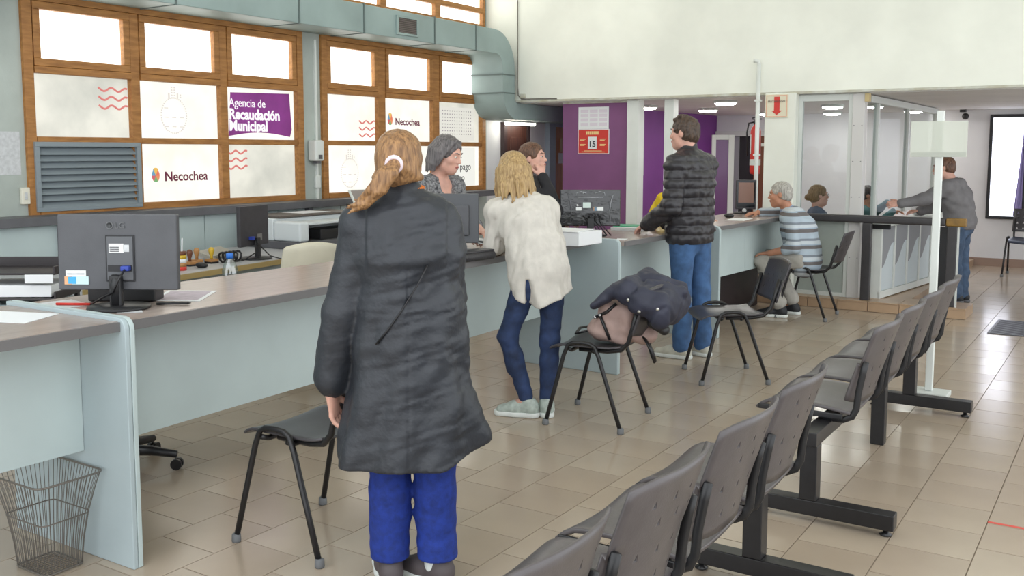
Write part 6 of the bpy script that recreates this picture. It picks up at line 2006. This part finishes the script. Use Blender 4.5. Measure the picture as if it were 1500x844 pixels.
shoe(p, J['anR'], (0.05, 1), m_shb, m_dgrey, 0.28)
S = SDF(0.02)
scalp(S, T, Mh, 0.98, 0.008, neckcut=-0.05)
S.disp = wrinkles(0.0018, 150, 134)
obj('hair', S.mesh('hair', 0.0065), h_brunet, p, local=True)
# papers passed over the booth counter
for (c_, rz_, lab) in (((-2.10, 10.90, 1.0), 20, 'white papers held out by the person in the grey hoodie'),):
    e = empty('document', c_, R(rz_), lab, 'paper')
    obj('sheet', MB().obox((0, 0, 0), (0.11, 0.075, 0.003), Matrix.Rotation(0.25, 3, 'Y')), m_paper, e, local=True)
    obj('sheet', MB().obox((-0.02, 0.01, 0.008), (0.10, 0.07, 0.002), Matrix.Rotation(0.18, 3, 'Y')), m_paper2, e, local=True)
mc = obj('motorcycle_helmet', (lambda S: (S.ell((0, 0, 0.075), (0.10, 0.12, 0.085)), S.ell((0, 0.13, 0.06), (0.075, 0.05, 0.035), None, 0.01, 's'), S.cut((0, 0, 0.0), (0, 0, -1)), S.mesh('helmet', 0.008))[-1])(SDF(0.02)), mat('helmet_white', (214, 214, 216), 0.3),
         label='white rounded case on the booth counter before the hoodie', cat='case')
mc.location = (-1.99, 11.25, 0.86); mc.scale = (0.8, 0.8, 0.75)

# ---- jacket and bag on the second visitor chair -----------------------------------
def clothbag():
    c = Vector((-2.58, 4.95, 0)); rz = R(97)
    bg_ = empty('pink_handbag', (c.x, c.y, 0.47), rz, 'dusty pink bag with black straps lying on the visitor chair seat', 'bag')
    S = SDF(0.03)
    S.rbox((0.0, -0.13, 0.125), (0.135, 0.11, 0.115), rotm(0, 14, 0), 0.04)
    S.ell((0.0, -0.03, 0.07), (0.135, 0.09, 0.07), None)
    S.ell((-0.02, -0.27, 0.06), (0.10, 0.09, 0.065), None)
    S.cut((0, 0, 0.003), (0, 0, -1))
    S.disp = wrinkles(0.004, 34, 141)
    b_ = obj('bag_body', S.mesh('bag_body', 0.008), mat('dusty_pink', (172, 146, 138), 0.7, var=0.05, vscale=16), bg_, local=True)
    for pts in ([(-0.142, -0.06, 0.165), (-0.146, -0.09, 0.10), (-0.142, -0.12, 0.03)], [(-0.140, -0.03, 0.15), (-0.142, -0.10, 0.185), (-0.130, -0.15, 0.235)]):
        z_ = obj('zip', MB().tube(pts, 0.009, 6), m_black, b_, smooth=True, local=True)
        obj('zip_pull', MB().sphere(pts[0], 0.011, 8, 6), mat('silver', (220, 220, 224), 0.2, metal=1.0), z_, smooth=True, local=True)
    obj('strap', MB().tube([(-0.11, -0.07, 0.24), (-0.10, 0.0, 0.22), (0.03, 0.02, 0.2), (0.10, -0.05, 0.23)], 0.010, 6, ry=0.005), m_black, b_, smooth=True, local=True)
    obj('strap', MB().tube([(-0.06, 0.03, 0.06), (-0.05, 0.12, 0.03), (0.06, 0.14, 0.045), (0.12, 0.05, 0.06)], 0.011, 6, ry=0.006), m_black, b_, smooth=True, local=True)
    obj('strap', MB().tube([(-0.10, -0.30, 0.06), (-0.12, -0.36, -0.02), (-0.10, -0.37, -0.08), (-0.06, -0.35, -0.07), (-0.05, -0.31, 0.02)], 0.013, 6, ry=0.006), m_black, b_, smooth=True, local=True)
    jk = empty('draped_jacket', (c.x, c.y, 0.5), rz, 'dark navy padded jacket draped over the back of the visitor chair', 'jacket')
    m_navy = mat('jacket_navy', (48, 50, 66), 0.6, var=0.06, vscale=12, bump=0.2, bscale=40)
    S = SDF(0.05)
    z0_ = -0.5
    def q(x, y, z):
        return (x * 0.95, (y + 0.34) * 0.93 - 0.24, (z - 0.8) * 0.93 + 0.285)
    S.econe(q(-0.20, -0.33, 0.80), q(0.21, -0.33, 0.82), (0.055, 0.075), (0.055, 0.075), (0, 1, 0))
    S.econe(q(-0.20, -0.42, 0.755), q(0.20, -0.43, 0.765), (0.075, 0.085), (0.075, 0.085), (0, 1, 0))
    S.econe(q(-0.20, -0.535, 0.70), q(0.16, -0.54, 0.70), (0.070, 0.10), (0.070, 0.10), (0, 1, 0))
    S.econe(q(-0.15, -0.25, 0.80), q(-0.19, -0.12, 0.70), (0.055, 0.04), (0.045, 0.022), (1, 0, 0))
    S.econe(q(0.10, -0.25, 0.80), q(0.15, -0.13, 0.69), (0.08, 0.04), (0.06, 0.025), (1, 0, 0))
    S.cone(q(-0.08, -0.42, 0.83), q(0.06, -0.58, 0.78), 0.035, 0.04, 0.02)
    S.cone(q(0.02, -0.40, 0.85), q(0.14, -0.56, 0.80), 0.035, 0.04, 0.02)
    _a = wrinkles(0.003, 20, 151); _b2 = wrinkles(0.0018, 60, 152)
    def jd(X, Y, Z):
        f = np.abs(np.sin(Y * 13 + X * 5 + 1.8 * np.sin(Z * 9 + X * 6)))
        g = np.abs(np.sin(X * 12 - Y * 6 + 1.2 * np.sin(Z * 14)))
        return (_a(X, Y, Z) + _b2(X, Y, Z) + 0.010 * (1 - f) ** 5 + 0.006 * (1 - g) ** 5).astype(np.float32)
    S.disp = jd
    jb = obj('jacket_body', S.mesh('jacket_body', 0.009), m_navy, jk, local=True)
    S = SDF(0.01)
    S.econe(q(-0.14, -0.47, 0.62), q(-0.12, -0.54, 0.575), (0.05, 0.03), (0.045, 0.028), (1, 0, 0))
    obj('cuff', S.mesh('cuff', 0.008), m_blackp, jb, local=True)
    for (x, y, z) in ((-0.262, -0.43, 0.70), (-0.262, -0.54, 0.72), (-0.25, -0.36, 0.76)):
        S = SDF(0.002); S.ell(q(x, y, z), (0.012, 0.012, 0.012))
        obj('snap_button', S.mesh('snap_button', 0.005), mat('snap_silver', (200, 198, 190), 0.3, metal=0.7), jb, local=True)
clothbag()
